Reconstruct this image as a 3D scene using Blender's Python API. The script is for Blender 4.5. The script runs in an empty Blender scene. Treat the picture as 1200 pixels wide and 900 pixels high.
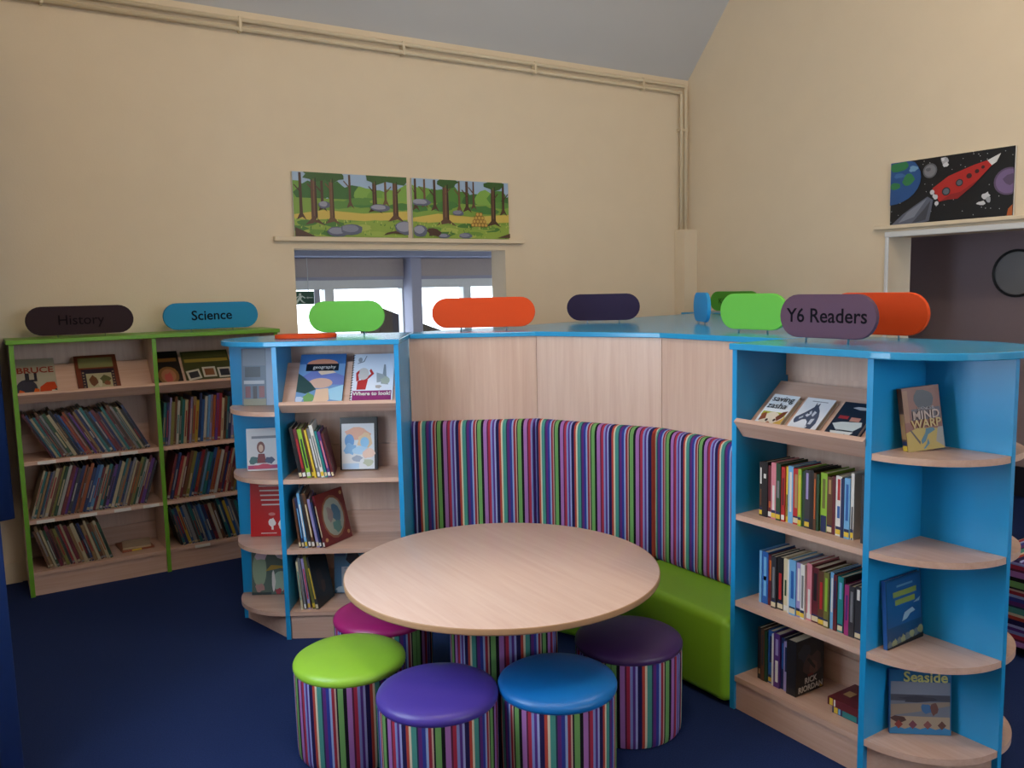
import bpy, bmesh, math, random
from mathutils import Vector, Matrix
random.seed(7)
PI = math.pi
SC = bpy.context.scene
COL = SC.collection

# ------------------------------------------------------------------ camera
CAM_H = 1.386
_p, _r, _y = math.radians(6.5325), math.radians(1.24931), math.radians(32.5447)
fwd = Vector((math.sin(_y)*math.cos(_p), math.cos(_y)*math.cos(_p), -math.sin(_p)))
rgt = Vector((math.cos(_y), -math.sin(_y), 0)); upv = rgt.cross(fwd)
RX = rgt*math.cos(_r) - upv*math.sin(_r); UY = upv*math.cos(_r) + rgt*math.sin(_r)
cd = bpy.data.cameras.new('camera'); cam = bpy.data.objects.new('camera', cd); COL.objects.link(cam)
M = Matrix((RX, UY, -fwd)).transposed().to_4x4(); M.translation = (0, 0, CAM_H)
cam.matrix_world = M
cd.sensor_width = 36; cd.lens = 981.663/1200*36; cd.clip_start = .02; cd.clip_end = 200
SC.camera = cam
# ------------------------------------------------------------------ world, light, exposure
w = bpy.data.worlds.new('world'); SC.world = w; w.use_nodes = True
bg = w.node_tree.nodes['Background']; bg.inputs[0].default_value = (.80, .90, 1, 1); bg.inputs[1].default_value = 5.0
SC.view_settings.view_transform = 'Standard'; SC.view_settings.look = 'None'
SC.view_settings.gamma = 1; SC.view_settings.use_curve_mapping = False
SC.view_settings.exposure = 0.0
SC.cycles.use_denoising = True
SC.cycles.max_bounces = 8; SC.cycles.diffuse_bounces = 5; SC.cycles.transparent_max_bounces = 12
SC.cycles.sample_clamp_indirect = 6

def area(name, loc, rot, sx, sy, power, col):
    l = bpy.data.lights.new(name, 'AREA'); l.shape = 'RECTANGLE'; l.size = sx; l.size_y = sy
    l.energy = power; l.color = col
    o = bpy.data.objects.new(name, l); o.location = loc; o.rotation_euler = rot; COL.objects.link(o); return o
# daylight in the window of the left wall and the window behind the camera
area('daylight_left_window', (-.27, 2.20, 1.60), (0, -PI/2, 0), 1.5, .84, 47, (.66, .83, 1))
area('daylight_front_window', (2.3, -2.74, 1.75), (PI/2, 0, 0), 2.6, 1.45, 9, (.80, .90, 1))

# warm ceiling luminaires (their housings are built with the room)
LAMPS = ((.75, 1.25), (2.95, 1.25))
for lx, ly in LAMPS:
    pl = bpy.data.lights.new('ceiling_lamp_light', 'POINT'); pl.energy = 50; pl.color = (1, .80, .58); pl.shadow_soft_size = .16
    po = bpy.data.objects.new('ceiling_lamp_light', pl); po.location = (lx, ly, 3.25); COL.objects.link(po)
# ------------------------------------------------------------------ materials
def lin(c):
    c = c.lstrip('#'); v = [int(c[i:i+2], 16)/255 for i in (0, 2, 4)]
    return tuple(((x/12.92) if x <= .04045 else ((x+.055)/1.055)**2.4) for x in v)
MATS = {}
def newmat(name):
    m = bpy.data.materials.new(name); m.use_nodes = True
    nt = m.node_tree; b = nt.nodes['Principled BSDF']; MATS[name] = m
    return m, nt, b
def flat(name, hexc, rough=.5, spec=.5, metal=0, noise=.06, nscale=40, bump=0, bscale=300):
    if name in MATS: return MATS[name]
    m, nt, b = newmat(name)
    L = nt.links
    c = lin(hexc)
    tc = nt.nodes.new('ShaderNodeTexCoord')
    if noise:
        n = nt.nodes.new('ShaderNodeTexNoise'); n.inputs['Scale'].default_value = nscale; n.inputs['Detail'].default_value = 3
        L.new(tc.outputs['Object'], n.inputs['Vector'])
        mx = nt.nodes.new('ShaderNodeMix'); mx.data_type = 'RGBA'
        mx.inputs[6].default_value = tuple(x*(1-noise) for x in c)+(1,); mx.inputs[7].default_value = tuple(min(1, x*(1+noise)) for x in c)+(1,)
        L.new(n.outputs['Fac'], mx.inputs[0]); L.new(mx.outputs[2], b.inputs['Base Color'])
    else: b.inputs['Base Color'].default_value = c+(1,)
    if bump:
        n2 = nt.nodes.new('ShaderNodeTexNoise'); n2.inputs['Scale'].default_value = bscale; n2.inputs['Detail'].default_value = 4
        L.new(tc.outputs['Object'], n2.inputs['Vector'])
        bp = nt.nodes.new('ShaderNodeBump'); bp.inputs['Strength'].default_value = bump; bp.inputs['Distance'].default_value = .004
        L.new(n2.outputs['Fac'], bp.inputs['Height']); L.new(bp.outputs['Normal'], b.inputs['Normal'])
    b.inputs['Roughness'].default_value = rough; b.inputs['Specular IOR Level'].default_value = spec; b.inputs['Metallic'].default_value = metal
    return m
def wood(name, axis, c1, c2, rough=.38):
    m, nt, b = newmat(name); L = nt.links
    tc = nt.nodes.new('ShaderNodeTexCoord'); mp = nt.nodes.new('ShaderNodeMapping')
    s = [26, 26, 26]; s[axis] = 1.3; mp.inputs['Scale'].default_value = s
    L.new(tc.outputs['Object'], mp.inputs['Vector'])
    n = nt.nodes.new('ShaderNodeTexNoise'); n.inputs['Scale'].default_value = 1.6; n.inputs['Detail'].default_value = 6; n.inputs['Roughness'].default_value = .62; n.inputs['Distortion'].default_value = .5
    L.new(mp.outputs['Vector'], n.inputs['Vector'])
    cr = nt.nodes.new('ShaderNodeValToRGB'); e = cr.color_ramp.elements
    e[0].position = .30; e[0].color = lin(c2)+(1,); e[1].position = .66; e[1].color = lin(c1)+(1,)
    L.new(n.outputs['Fac'], cr.inputs[0]); L.new(cr.outputs[0], b.inputs['Base Color'])
    b.inputs['Roughness'].default_value = rough
    return m
M_WALL = flat('cream_wall_paint', '#DECFB6', .8, .3, noise=.03, nscale=6, bump=.12, bscale=120)
M_CEIL = flat('white_ceiling_paint', '#BFC1C4', .9, .2, noise=.02, nscale=5)
M_CARPET = flat('navy_carpet', '#21315E', .97, .12, noise=.35, nscale=220, bump=.6, bscale=420)
M_WHITE = flat('white_gloss_paint', '#D5D9DC', .35, noise=.02)
M_PIPE = flat('cream_pipe_paint', '#D6C8AC', .55, noise=.02)
M_BEV = wood('beech_vertical_grain', 2, '#D8BBAA', '#CAA897')
M_BEH = wood('beech_cross_grain', 0, '#D0AF9E', '#C29C89')
M_TABLE = wood('beech_table_laminate', 1, '#DCC0B1', '#D2B1A2', .28)
M_EDGE = flat('beech_edge_band', '#B48C67', .45)
M_BLUE = flat('blue_laminate', '#1E93CF', .3, noise=.02)
M_BLUETOP = flat('blue_worktop_laminate', '#2E97CC', .2, noise=.02)
M_LIME = flat('lime_green_laminate', '#68A326', .4, noise=.03)
M_VGREEN = flat('lime_vinyl', '#84B92C', .42, noise=.04, nscale=12, bump=.08, bscale=500)
M_METAL = flat('satin_steel', '#B9BDC2', .3, metal=1, noise=0)
M_PAPER = flat('book_paper', '#C9BDA6', .85, .2, noise=.12, nscale=300)
M_DARK = flat('dark_void', '#17171C', .8, noise=.02)

STR = [('#6C9C5C', 9), ('#15151C', 6), ('#A06CAE', 9), ('#5B2440', 3), ('#A3304A', 6), ('#7F88C4', 5), ('#54307F', 5), ('#979BD0', 4), ('#211C4D', 8),
       ('#AA443A', 5), ('#CFC2AC', 4), ('#488C84', 9), ('#27344F', 3), ('#5A2C74', 6), ('#303A8C', 6), ('#8CA0CE', 4), ('#8F2B3C', 5), ('#B99A90', 3), ('#1B1B26', 3)]
def striped(name, axis=0, period=.172):
    m, nt, b = newmat(name); L = nt.links
    uv = nt.nodes.new('ShaderNodeUVMap'); uv.uv_map = 'UVMap'
    sp = nt.nodes.new('ShaderNodeSeparateXYZ'); L.new(uv.outputs[0], sp.inputs[0])
    mu = nt.nodes.new('ShaderNodeMath'); mu.operation = 'MULTIPLY'; mu.inputs[1].default_value = 1/period
    L.new(sp.outputs[axis], mu.inputs[0])
    fr = nt.nodes.new('ShaderNodeMath'); fr.operation = 'FRACT'; L.new(mu.outputs[0], fr.inputs[0])
    cr = nt.nodes.new('ShaderNodeValToRGB'); cr.color_ramp.interpolation = 'CONSTANT'
    tot = sum(s[1] for s in STR); pos = 0; el = cr.color_ramp.elements
    for i, (c, wd) in enumerate(STR):
        e = el[i] if i < 2 else el.new(pos/tot)
        e.position = pos/tot; e.color = lin(c)+(1,); pos += wd
    L.new(fr.outputs[0], cr.inputs[0]); L.new(cr.outputs[0], b.inputs['Base Color'])
    n2 = nt.nodes.new('ShaderNodeTexNoise'); n2.inputs['Scale'].default_value = 900
    tc = nt.nodes.new('ShaderNodeTexCoord'); L.new(tc.outputs['Object'], n2.inputs['Vector'])
    bp = nt.nodes.new('ShaderNodeBump'); bp.inputs['Strength'].default_value = .25; bp.inputs['Distance'].default_value = .002
    L.new(n2.outputs['Fac'], bp.inputs['Height']); L.new(bp.outputs['Normal'], b.inputs['Normal'])
    b.inputs['Roughness'].default_value = .85; b.inputs['Specular IOR Level'].default_value = .2
    return m
M_STR = striped('striped_upholstery')
M_STRH = striped('striped_upholstery_horizontal', 1, .26)
def printmat(name, rough):
    m, nt, b = newmat(name)
    a = nt.nodes.new('ShaderNodeAttribute'); a.attribute_name = 'Col'
    nt.links.new(a.outputs['Color'], b.inputs['Base Color']); b.inputs['Roughness'].default_value = rough
    return m
M_PRINT = printmat('printed_paper', .35)
M_PAINT = printmat('painted_board', .45)
def glassmat():
    m, nt, b = newmat('window_glass'); nt.nodes.remove(b)
    t = nt.nodes.new('ShaderNodeBsdfTransparent'); g = nt.nodes.new('ShaderNodeBsdfGlossy'); g.inputs['Roughness'].default_value = .02
    mx = nt.nodes.new('ShaderNodeMixShader'); mx.inputs[0].default_value = .05
    nt.links.new(t.outputs[0], mx.inputs[1]); nt.links.new(g.outputs[0], mx.inputs[2])
    nt.links.new(mx.outputs[0], nt.nodes['Material Output'].inputs[0]); return m
M_GLASS = glassmat()

# ------------------------------------------------------------------ mesh helpers
class MB:
    def __init__(s): s.v = []; s.f = []; s.mi = []; s.uv = {}
    def add(s, vs, fs, mi=0, uvs=None):
        o = len(s.v); s.v += [tuple(v) for v in vs]
        for k, f in enumerate(fs):
            if uvs: s.uv[len(s.f)] = uvs[k]
            s.f.append([i+o for i in f]); s.mi.append(mi)
        return s
    def box(s, x0, x1, y0, y1, z0, z1, mi=0):
        x0, x1 = min(x0, x1), max(x0, x1)
        vs = [(x0,y0,z0),(x1,y0,z0),(x1,y1,z0),(x0,y1,z0),(x0,y0,z1),(x1,y0,z1),(x1,y1,z1),(x0,y1,z1)]
        return s.add(vs, [(0,3,2,1),(4,5,6,7),(0,1,5,4),(1,2,6,5),(2,3,7,6),(3,0,4,7)], mi)
    def prism(s, poly, z0, z1, mi=0):
        n = len(poly)
        a = sum(poly[i][0]*poly[(i+1)%n][1]-poly[(i+1)%n][0]*poly[i][1] for i in range(n))
        if a < 0: poly = poly[::-1]
        vs = [(x, y, z0) for x, y in poly]+[(x, y, z1) for x, y in poly]
        fs = [tuple(range(n))[::-1], tuple(range(n, 2*n))]+[(i, (i+1)%n, n+(i+1)%n, n+i) for i in range(n)]
        return s.add(vs, fs, mi)
    def tube(s, pts, r, seg=10, mi=0):
        pts = [Vector(p) for p in pts]; rings = []
        for i, p in enumerate(pts):
            d = (pts[min(i+1, len(pts)-1)]-pts[max(i-1, 0)]).normalized()
            a = d.orthogonal().normalized() if i == 0 else (pa - d*pa.dot(d)).normalized()
            pa = a; b = d.cross(a)
            rings.append([p+(a*math.cos(2*PI*k/seg)+b*math.sin(2*PI*k/seg))*r for k in range(seg)])
        vs = [v for q in rings for v in q]
        fs = [(i*seg+k, i*seg+(k+1)%seg, (i+1)*seg+(k+1)%seg, (i+1)*seg+k) for i in range(len(pts)-1) for k in range(seg)]
        fs += [tuple(range(seg))[::-1], tuple(range((len(pts)-1)*seg, len(pts)*seg))]
        return s.add(vs, fs, mi)
    def lathe(s, prof, seg=48, mi=0, uvr=None):
        vs = []; fs = []; uvs = []
        for r, z in prof:
            for k in range(seg): vs.append((r*math.cos(2*PI*k/seg), r*math.sin(2*PI*k/seg), z))
        for i in range(len(prof)-1):
            for k in range(seg):
                fs.append((i*seg+k, i*seg+(k+1)%seg, (i+1)*seg+(k+1)%seg, (i+1)*seg+k))
                if uvr:
                    a, b = 2*PI*k/seg*uvr, 2*PI*(k+1)/seg*uvr; z0, z1 = prof[i][1], prof[i+1][1]
                    uvs.append([(a, z0), (b, z0), (b, z1), (a, z1)])
        caps = []
        if prof[0][0] > 1e-4: caps.append(tuple(range(seg))[::-1])
        if prof[-1][0] > 1e-4: caps.append(tuple(range((len(prof)-1)*seg, len(prof)*seg)))
        for c in caps:
            fs.append(c)
            if uvr: uvs.append([(vs[i][0], vs[i][1]) for i in c])
        return s.add(vs, fs, mi, uvs if uvr else None)
    def mesh(s, name, mats, smooth=False):
        me = bpy.data.meshes.new(name); me.from_pydata(s.v, [], s.f)
        for m in (mats if isinstance(mats, (list, tuple)) else [mats]): me.materials.append(m)
        for p, mi in zip(me.polygons, s.mi): p.material_index = mi; p.use_smooth = smooth
        if s.uv:
            ul = me.uv_layers.new(name='UVMap')
            for p in me.polygons:
                if p.index in s.uv:
                    for li, c in zip(p.loop_indices, s.uv[p.index]): ul.data[li].uv = c
        bm = bmesh.new(); bm.from_mesh(me); bmesh.ops.recalc_face_normals(bm, faces=bm.faces); bm.to_mesh(me); bm.free()
        me.update(); return me
    def build(s, name, mats, parent=None, smooth=False, bevel=0, loc=None, rot=None, autosmooth=False):
        me = s.mesh(name, mats, smooth)
        return link(name, me, parent, bevel, loc, rot, autosmooth)
def link(name, me, parent=None, bevel=0, loc=None, rot=None, autosmooth=False):
    o = bpy.data.objects.new(name, me); COL.objects.link(o)
    if parent: o.parent = parent
    if loc: o.location = loc
    if rot: o.rotation_euler = rot
    if bevel:
        b = o.modifiers.new('bevel', 'BEVEL'); b.width = bevel; b.segments = 5 if bevel > .02 else 2; b.limit_method = 'ANGLE'; b.angle_limit = .7
    if autosmooth:
        try: me.set_sharp_from_angle(angle=.7)
        except Exception: pass
    return o
def empty(name, loc, rz=0):
    o = bpy.data.objects.new(name, None); o.empty_display_size = .05; o.location = loc; o.rotation_euler = (0, 0, rz); COL.objects.link(o); return o
def tag(o, label, cat, group=None):
    o['label'] = label; o['category'] = cat
    if group: o['group'] = group
    return o
def struct(o, label=None):
    o['kind'] = 'structure'
    if label: o['label'] = label
    return o
TXT = {}
def text(parent, s, size, mat, loc, rot=(PI/2, 0, 0), name='lettering', bold=0, align='CENTER', sx=1):
    k = (s, size, bold, align, mat.name)
    if k not in TXT:
        cu = bpy.data.curves.new('t', 'FONT'); cu.body = s; cu.size = size; cu.extrude = .0003; cu.offset = bold; cu.align_x = align; cu.align_y = 'CENTER'; cu.resolution_u = 3
        o = bpy.data.objects.new('t', cu); COL.objects.link(o)
        dg = bpy.context.evaluated_depsgraph_get(); dg.update()
        me = bpy.data.meshes.new_from_object(o.evaluated_get(dg)); me.name = name
        bpy.data.objects.remove(o); bpy.data.curves.remove(cu)
        me.materials.clear(); me.materials.append(mat); TXT[k] = me
    o = link(name, TXT[k], parent, loc=loc, rot=rot); o.scale = (sx, 1, 1); return o
def letters(parent, src):
    """split a word mesh into one part per letter (islands that overlap in x stay together)"""
    me = src.data; nb = {i: set() for i in range(len(me.vertices))}
    for e in me.edges: a, b = e.vertices; nb[a].add(b); nb[b].add(a)
    seen = set(); isl = []
    for i in nb:
        if i in seen: continue
        st = [i]; comp = set()
        while st:
            k = st.pop()
            if k in comp: continue
            comp.add(k); st += list(nb[k]-comp)
        seen |= comp; xs = [me.vertices[k].co.x for k in comp]; isl.append([min(xs), max(xs), comp])
    isl.sort(key=lambda t: t[0]); grp = []
    for a, b, c in isl:
        if grp and a < grp[-1][1]-.002: grp[-1][1] = max(b, grp[-1][1]); grp[-1][2] |= c
        else: grp.append([a, b, set(c)])
    for a, b, c in grp:
        ids = sorted(c); mp = {k: i for i, k in enumerate(ids)}
        fs = [[mp[v] for v in p.vertices] for p in me.polygons if p.vertices[0] in c]
        m2 = bpy.data.meshes.new('letter'); m2.from_pydata([me.vertices[k].co[:] for k in ids], [], fs); m2.materials.append(me.materials[0])
        link('letter', m2, parent, loc=src.location, rot=src.rotation_euler)
    bpy.data.objects.remove(src)
def art(parent, items, W, H, y, name='cover_print', mat=None, x0=None, step=.00035, cx=0):
    """flat print: items = [(hex, [(u,v),...])]; lies in the XZ plane facing -y; later items lie above earlier ones"""
    v = []; f = []; cols = []
    for k, (c, poly) in enumerate(items):
        o = len(v); a = sum(poly[i][0]*poly[(i+1)%len(poly)][1]-poly[(i+1)%len(poly)][0]*poly[i][1] for i in range(len(poly)))
        if a < 0: poly = poly[::-1]
        yy = y - step*(1+.25*k)
        for (u, t) in poly: v.append((cx+(min(1, max(0, u))-.5)*W, yy, min(1, max(0, t))*H))
        f.append(list(range(o, len(v)))); cols.append(lin(c))
    me = bpy.data.meshes.new(name); me.from_pydata(v, [], f); me.materials.append(mat or M_PRINT)
    ca = me.color_attributes.new('Col', 'FLOAT_COLOR', 'CORNER')
    for p in me.polygons:
        for li in p.loop_indices: ca.data[li].color = cols[p.index]+(1,)
    return link(name, me, parent)
def R(u0, v0, u1, v1): return [(u0, v0), (u1, v0), (u1, v1), (u0, v1)]
def E(cx, cy, rx, ry, n=16, a0=0): return [(cx+rx*math.cos(2*PI*k/n+a0), cy+ry*math.sin(2*PI*k/n+a0)) for k in range(n)]
def BLOB(cx, cy, rx, ry, n=11, j=.3):
    return [(cx+rx*(1+random.uniform(-j, j))*math.cos(2*PI*k/n), cy+ry*(1+random.uniform(-j, j))*math.sin(2*PI*k/n)) for k in range(n)]

# ------------------------------------------------------------------ room shell
XL, XR, YB, YF = -.12, 4.6, 4.69, -2.6
WT = .175
struct(MB().box(-1.3, 8.2, -3, 6.5, -.1, 0).build('floor', M_CARPET), 'dark navy carpet floor')
# back wall with the opening to the next room
b = MB(); ox0, ox1, oz0, oz1 = 1.553, 2.963, .95, 1.634
b.box(XL-.15, ox0, YB, YB+WT, 0, 3.9).box(ox1, XR+.22, YB, YB+WT, 0, 3.9).box(ox0, ox1, YB, YB+WT, oz1, 3.9).box(ox0, ox1, YB, YB+WT, 0, oz0)
wb = struct(b.build('wall_back', M_WALL), 'cream painted back wall with an opening')
# right wall with a doorway
dy0, dy1, dz = 1.85, 3.02, 1.637
b = MB(); b.box(XR, XR+.22, dy1, YB, 0, 4.2).box(XR, XR+.22, YF, dy0, 0, 4.2).box(XR, XR+.22, dy0, dy1, dz, 4.2)
struct(b.build('wall_right', M_WALL), 'cream painted right wall with an opening')
# left wall with window
lw0, lw1, lz0, lz1 = 1.76, 2.62, .80, 2.40
b = MB(); b.box(XL-.12, XL, YF, lw0, 0, 4.2).box(XL-.12, XL, lw1, YB, 0, 4.2).box(XL-.12, XL, lw0, lw1, lz1, 4.2).box(XL-.12, XL, lw0, lw1, 0, lz0)
struct(b.build('wall_left', M_WALL))
b = MB(); b.box(XL-.12, .9, YF-.12, YF, 0, 4.2).box(3.7, XR+.22, YF-.12, YF, 0, 4.2).box(.9, 3.7, YF-.12, YF, 2.55, 4.2).box(.9, 3.7, YF-.12, YF, 0, .95)
struct(b.build('wall_front', M_WALL))
# sloping then flat ceiling
zc0, zc1 = 2.885, 3.80; yc1 = YB-(zc1-zc0)/1.14
b = MB(); b.add([(XL-.12, YB, zc0), (XR+.02, YB, zc0), (XR+.02, yc1, zc1), (XL-.12, yc1, zc1), (XL-.12, YF-.1, zc1), (XR+.02, YF-.1, zc1),
                 (XL-.12, YB, zc0+.12), (XR+.02, YB, zc0+.12), (XR+.02, yc1, zc1+.12), (XL-.12, yc1, zc1+.12), (XL-.12, YF-.1, zc1+.12), (XR+.02, YF-.1, zc1+.12)],
                [(0,1,2,3), (3,2,5,4), (6,9,8,7), (9,10,11,8), (0,6,7,1), (4,5,11,10), (0,3,9,6), (3,4,10,9), (1,7,8,2), (2,8,11,5)])
struct(b.build('ceiling', M_CEIL), 'pale sloping ceiling')
for lx, ly in LAMPS:
    r0 = empty('ceiling_lamp', (lx, ly, 3.43)); tag(r0, 'white pendant ceiling lamp '+('nearer the left window' if lx < 1 else 'in the middle of the room'), 'ceiling lamp')
    MB().lathe([(.0, .045), (.03, .045), (.10, .03), (.17, 0), (.165, -.004), (.10, .022), (0, .03)], 32).build('shade', M_WHITE, r0, smooth=True)
    MB().tube([(0, 0, .045), (0, 0, .37)], .005, 6).build('cord', M_WHITE, r0)
def window(name, frame_boxes, pane_boxes, label):
    b = MB()
    for q in frame_boxes: b.box(*q)
    o = struct(b.build(name, M_WHITE), label)
    for q in pane_boxes: MB().box(*q).build('pane', M_GLASS, o)
    return o
fy = [lw0, 1.975, 2.19, 2.405, lw1]
fb = [(XL-.10, XL-.04, y-.03, y+.03, lz0, lz1) for y in fy[1:-1]]+[(XL-.10, XL-.04, lw0, lw0+.05, lz0, lz1), (XL-.10, XL-.04, lw1-.05, lw1, lz0, lz1), (XL-.10, XL-.04, lw0, lw1, lz0, lz0+.05), (XL-.10, XL-.04, lw0, lw1, lz1-.05, lz1)]
window('window_1', fb, [(XL-.075, XL-.069, fy[i]+.03, fy[i+1]-.03, lz0+.04, lz1-.04) for i in range(4)], 'white framed side window')
fx = [.9, 1.6, 2.3, 3.0, 3.7]
fb = [(x-.03, x+.03, YF-.10, YF-.04, .95, 2.55) for x in fx[1:-1]]+[(.9, .95, YF-.10, YF-.04, .95, 2.55), (3.65, 3.7, YF-.10, YF-.04, .95, 2.55), (.9, 3.7, YF-.10, YF-.04, .95, 1.0), (.9, 3.7, YF-.10, YF-.04, 2.5, 2.55)]
window('window_2', fb, [(fx[i]+.03, fx[i+1]-.03, YF-.075, YF-.069, .99, 2.51) for i in range(4)], 'white framed window')
# trims
struct(MB().box(1.437, 3.098, YB-.035, YB, 1.674, 1.70).build('trim_1', M_WALL, bevel=.004), 'cream picture rail over the back opening')
struct(MB().box(XR-.035, XR, .9, 3.105, 1.682, 1.704).build('trim_2', M_WALL, bevel=.004), 'cream picture rail over the right opening')
b = MB(); b.box(XR-.018, XR, dy0, dy1+.022, dz-.002, dz+.03).box(XR-.012, XR+.0, dy1, dy1+.022, 0, dz)
struct(b.build('trim_3', M_WHITE, bevel=.004), 'white painted door casing of the right opening')
struct(MB().box(XL, .1, YB-.012, YB, 0, .1).build('baseboard_back', M_WALL))

# pipes
r_ = .0125
pr = empty('heating_pipes', (0, 0, 0)); tag(pr, 'pair of cream painted heating pipes running under the ceiling and down the corner', 'pipe')
MB().tube([(XL, 4.655, 2.828), (4.52, 4.655, 2.828), (4.533, 4.655, 2.824), (4.54, 4.655, 2.81), (4.54, 4.655, 1.78)], r_).build('pipe', M_PIPE, pr, smooth=True)
MB().tube([(XL, 4.655, 2.782), (4.485, 4.655, 2.782), (4.496, 4.655, 2.778), (4.50, 4.655, 2.765), (4.50, 4.655, 1.78)], r_).build('pipe', M_PIPE, pr, smooth=True)
for x in (.385, 1.31, 2.26, 3.2, 4.13):
    MB().box(x-.008, x+.008, 4.64, YB-.002, 2.765, 2.845).build('pipe_clip', M_PIPE, pr, bevel=.003)
MB().box(4.483, 4.557, 4.64, YB-.002, 2.508, 2.524).build('pipe_clip', M_PIPE, pr, bevel=.003)
tag(MB().box(4.465, 4.598, 4.585, YB, 0, 1.79).build('pipe_boxing', M_WALL, bevel=.003), 'cream boxed-in pipe casing standing in the room corner', 'pipe casing')

# ------------------------------------------------------------------ next room seen through the back opening
M_NR = flat('grey_lilac_paint', '#A3A5BA', .7, noise=.02)
M_NRB = flat('blue_grey_beam_paint', '#8E97B6', .7, noise=.02)
M_BLIND = flat('taupe_blind_fabric', '#AFA5A3', .8, noise=.04)
YW = 6.2
struct(MB().box(.3, 6.6, YB+WT, YW, .001, .012).build('floor_bounce_next_room', flat('pale_bounce_floor', '#A9A7A6', .5)))  # unseen pale slab over the carpet, added to bounce window light into the next room
b = MB(); b.box(.2, .3, YB+WT, YW+.2, 0, 2.5).box(6.6, 6.7, YB+WT, YW+.2, 0, 2.5)
struct(b.build('wall_next_room_sides', M_NR))
struct(MB().box(.2, 6.7, YB+WT, YW+.2, 2.5, 2.6).build('ceiling_next_room', M_CEIL))
b = MB(); b.box(.2, 6.7, YW, YW+.15, 0, .55).box(.2, 6.7, YW, YW+.15, 1.475, 2.5)
struct(b.build('wall_next_room', M_NR), 'grey lilac window wall of the next room')
wx = [.3, .95, 1.6, 2.32, 2.97, 3.54, 4.2, 4.9, 5.6, 6.6]
fb = [(.3, 6.6, YW+.02, YW+.10, 1.405, 1.475), (.3, 6.6, YW+.02, YW+.10, .55, .62)]+[(x-.036, x+.036, YW+.02, YW+.10, .62, 1.405) for x in wx]
window('window_3', fb, [(wx[i]+.036, wx[i+1]-.036, YW+.055, YW+.061, .62, 1.405) for i in range(len(wx)-1)], 'bright row of windows in the next room')
struct(MB().box(.3, 6.6, YW-.30, YW, 1.645, 1.80).build('trim_4', M_NRB, bevel=.004), 'blue grey boxed beam in the next room')
struct(MB().box(2.945, 3.035, YW-.14, YW+.1, 0, 1.645).build('trim_5', M_NR, bevel=.006), 'grey lilac column between the windows')
bl = MB(); bl.box(.35, 2.93, YW-.03, YW-.022, 1.50, 1.64); bl.build('roller_blind', M_BLIND)
tag(bpy.data.objects['roller_blind'], 'taupe roller blind above the left-hand bright windows of the next room', 'blind')
o = MB().box(3.05, 6.5, YW-.03, YW-.022, 1.50, 1.64).build('roller_blind', M_BLIND)
tag(o, 'taupe roller blind above the right-hand windows, beyond the grey column', 'blind')
# exit sign
es = empty('exit_sign', (2.0, YW-.2, 1.30)); tag(es, 'green emergency exit sign with white running figure in the next room', 'sign')
M_EXG = flat('exit_green', '#0E4A3A', .4, noise=.02)
MB().box(-.12, .12, 0, .015, 0, .095).build('sign_panel', M_EXG, es, bevel=.002)
art(es, [('#C8D6D0', E(.56, .78, .045, .09, 10)), ('#C8D6D0', [(.47, .38), (.55, .70), (.63, .66), (.58, .36)]), ('#C8D6D0', [(.47, .40), (.55, .36), (.46, .10), (.36, .08), (.37, .15), (.43, .18)]),
        ('#C8D6D0', [(.53, .42), (.60, .38), (.66, .20), (.72, .14), (.68, .09), (.60, .2)]), ('#C8D6D0', [(.50, .66), (.55, .70), (.45, .46), (.38, .50), (.40, .56), (.44, .55)]), ('#C8D6D0', [(.60, .62), (.62, .68), (.73, .50), (.70, .45)]),
        ('#9FB5AC', R(.76, .48, .95, .54)), ('#9FB5AC', [(.74, .51), (.81, .6), (.81, .42)])], .24, .095, 0, 'pictogram')
MB().box(.125, .165, .0, .015, -.02, .105).build('bracket', M_NR, es)
MB().tube([(-.08, .008, .095), (-.08, .008, .345)], .003, 6).build('hanger', M_METAL, es)
MB().tube([(.08, .008, .095), (.08, .008, .345)], .003, 6).build('hanger', M_METAL, es)
# ground and dark roof outside the windows
struct(MB().box(-12, 25, 6.55, 40, -1.1, -.6).build('ground_outside', flat('pale_paving', '#B9BCC0', .9)))
rf = empty('house_roof', (4.82, 11, -.815)); tag(rf, 'dark brown sloping roof outside the next room windows', 'roof')
M_ROOF = flat('dark_brown_roof', '#17110E', .9, 0, noise=.2, nscale=8)
M_HB = flat('dark_brown_brick', '#1E1612', .9, 0, noise=.2, nscale=20)
b = MB(); b.add([(0,0,1.45), (0,0,1.98), (2.6,0,.98), (2.6,0,.45), (0,.7,1.45), (0,.7,1.98), (2.6,.7,.98), (2.6,.7,.45)], [(0,1,2,3), (4,7,6,5), (0,4,5,1), (1,5,6,2), (2,6,7,3), (3,7,4,0)])
b.build('roof_slope', M_ROOF, rf)
b = MB(); b.add([(.05,.2,.215), (2.2,.2,.215), (2.2,.2,.60), (.05,.2,1.42), (.05,.6,.215), (2.2,.6,.215), (2.2,.6,.60), (.05,.6,1.42)], [(0,1,2,3), (4,7,6,5), (0,4,5,1), (1,5,6,2), (2,6,7,3), (3,7,4,0)])
b.build('wall', M_HB, rf)
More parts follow.
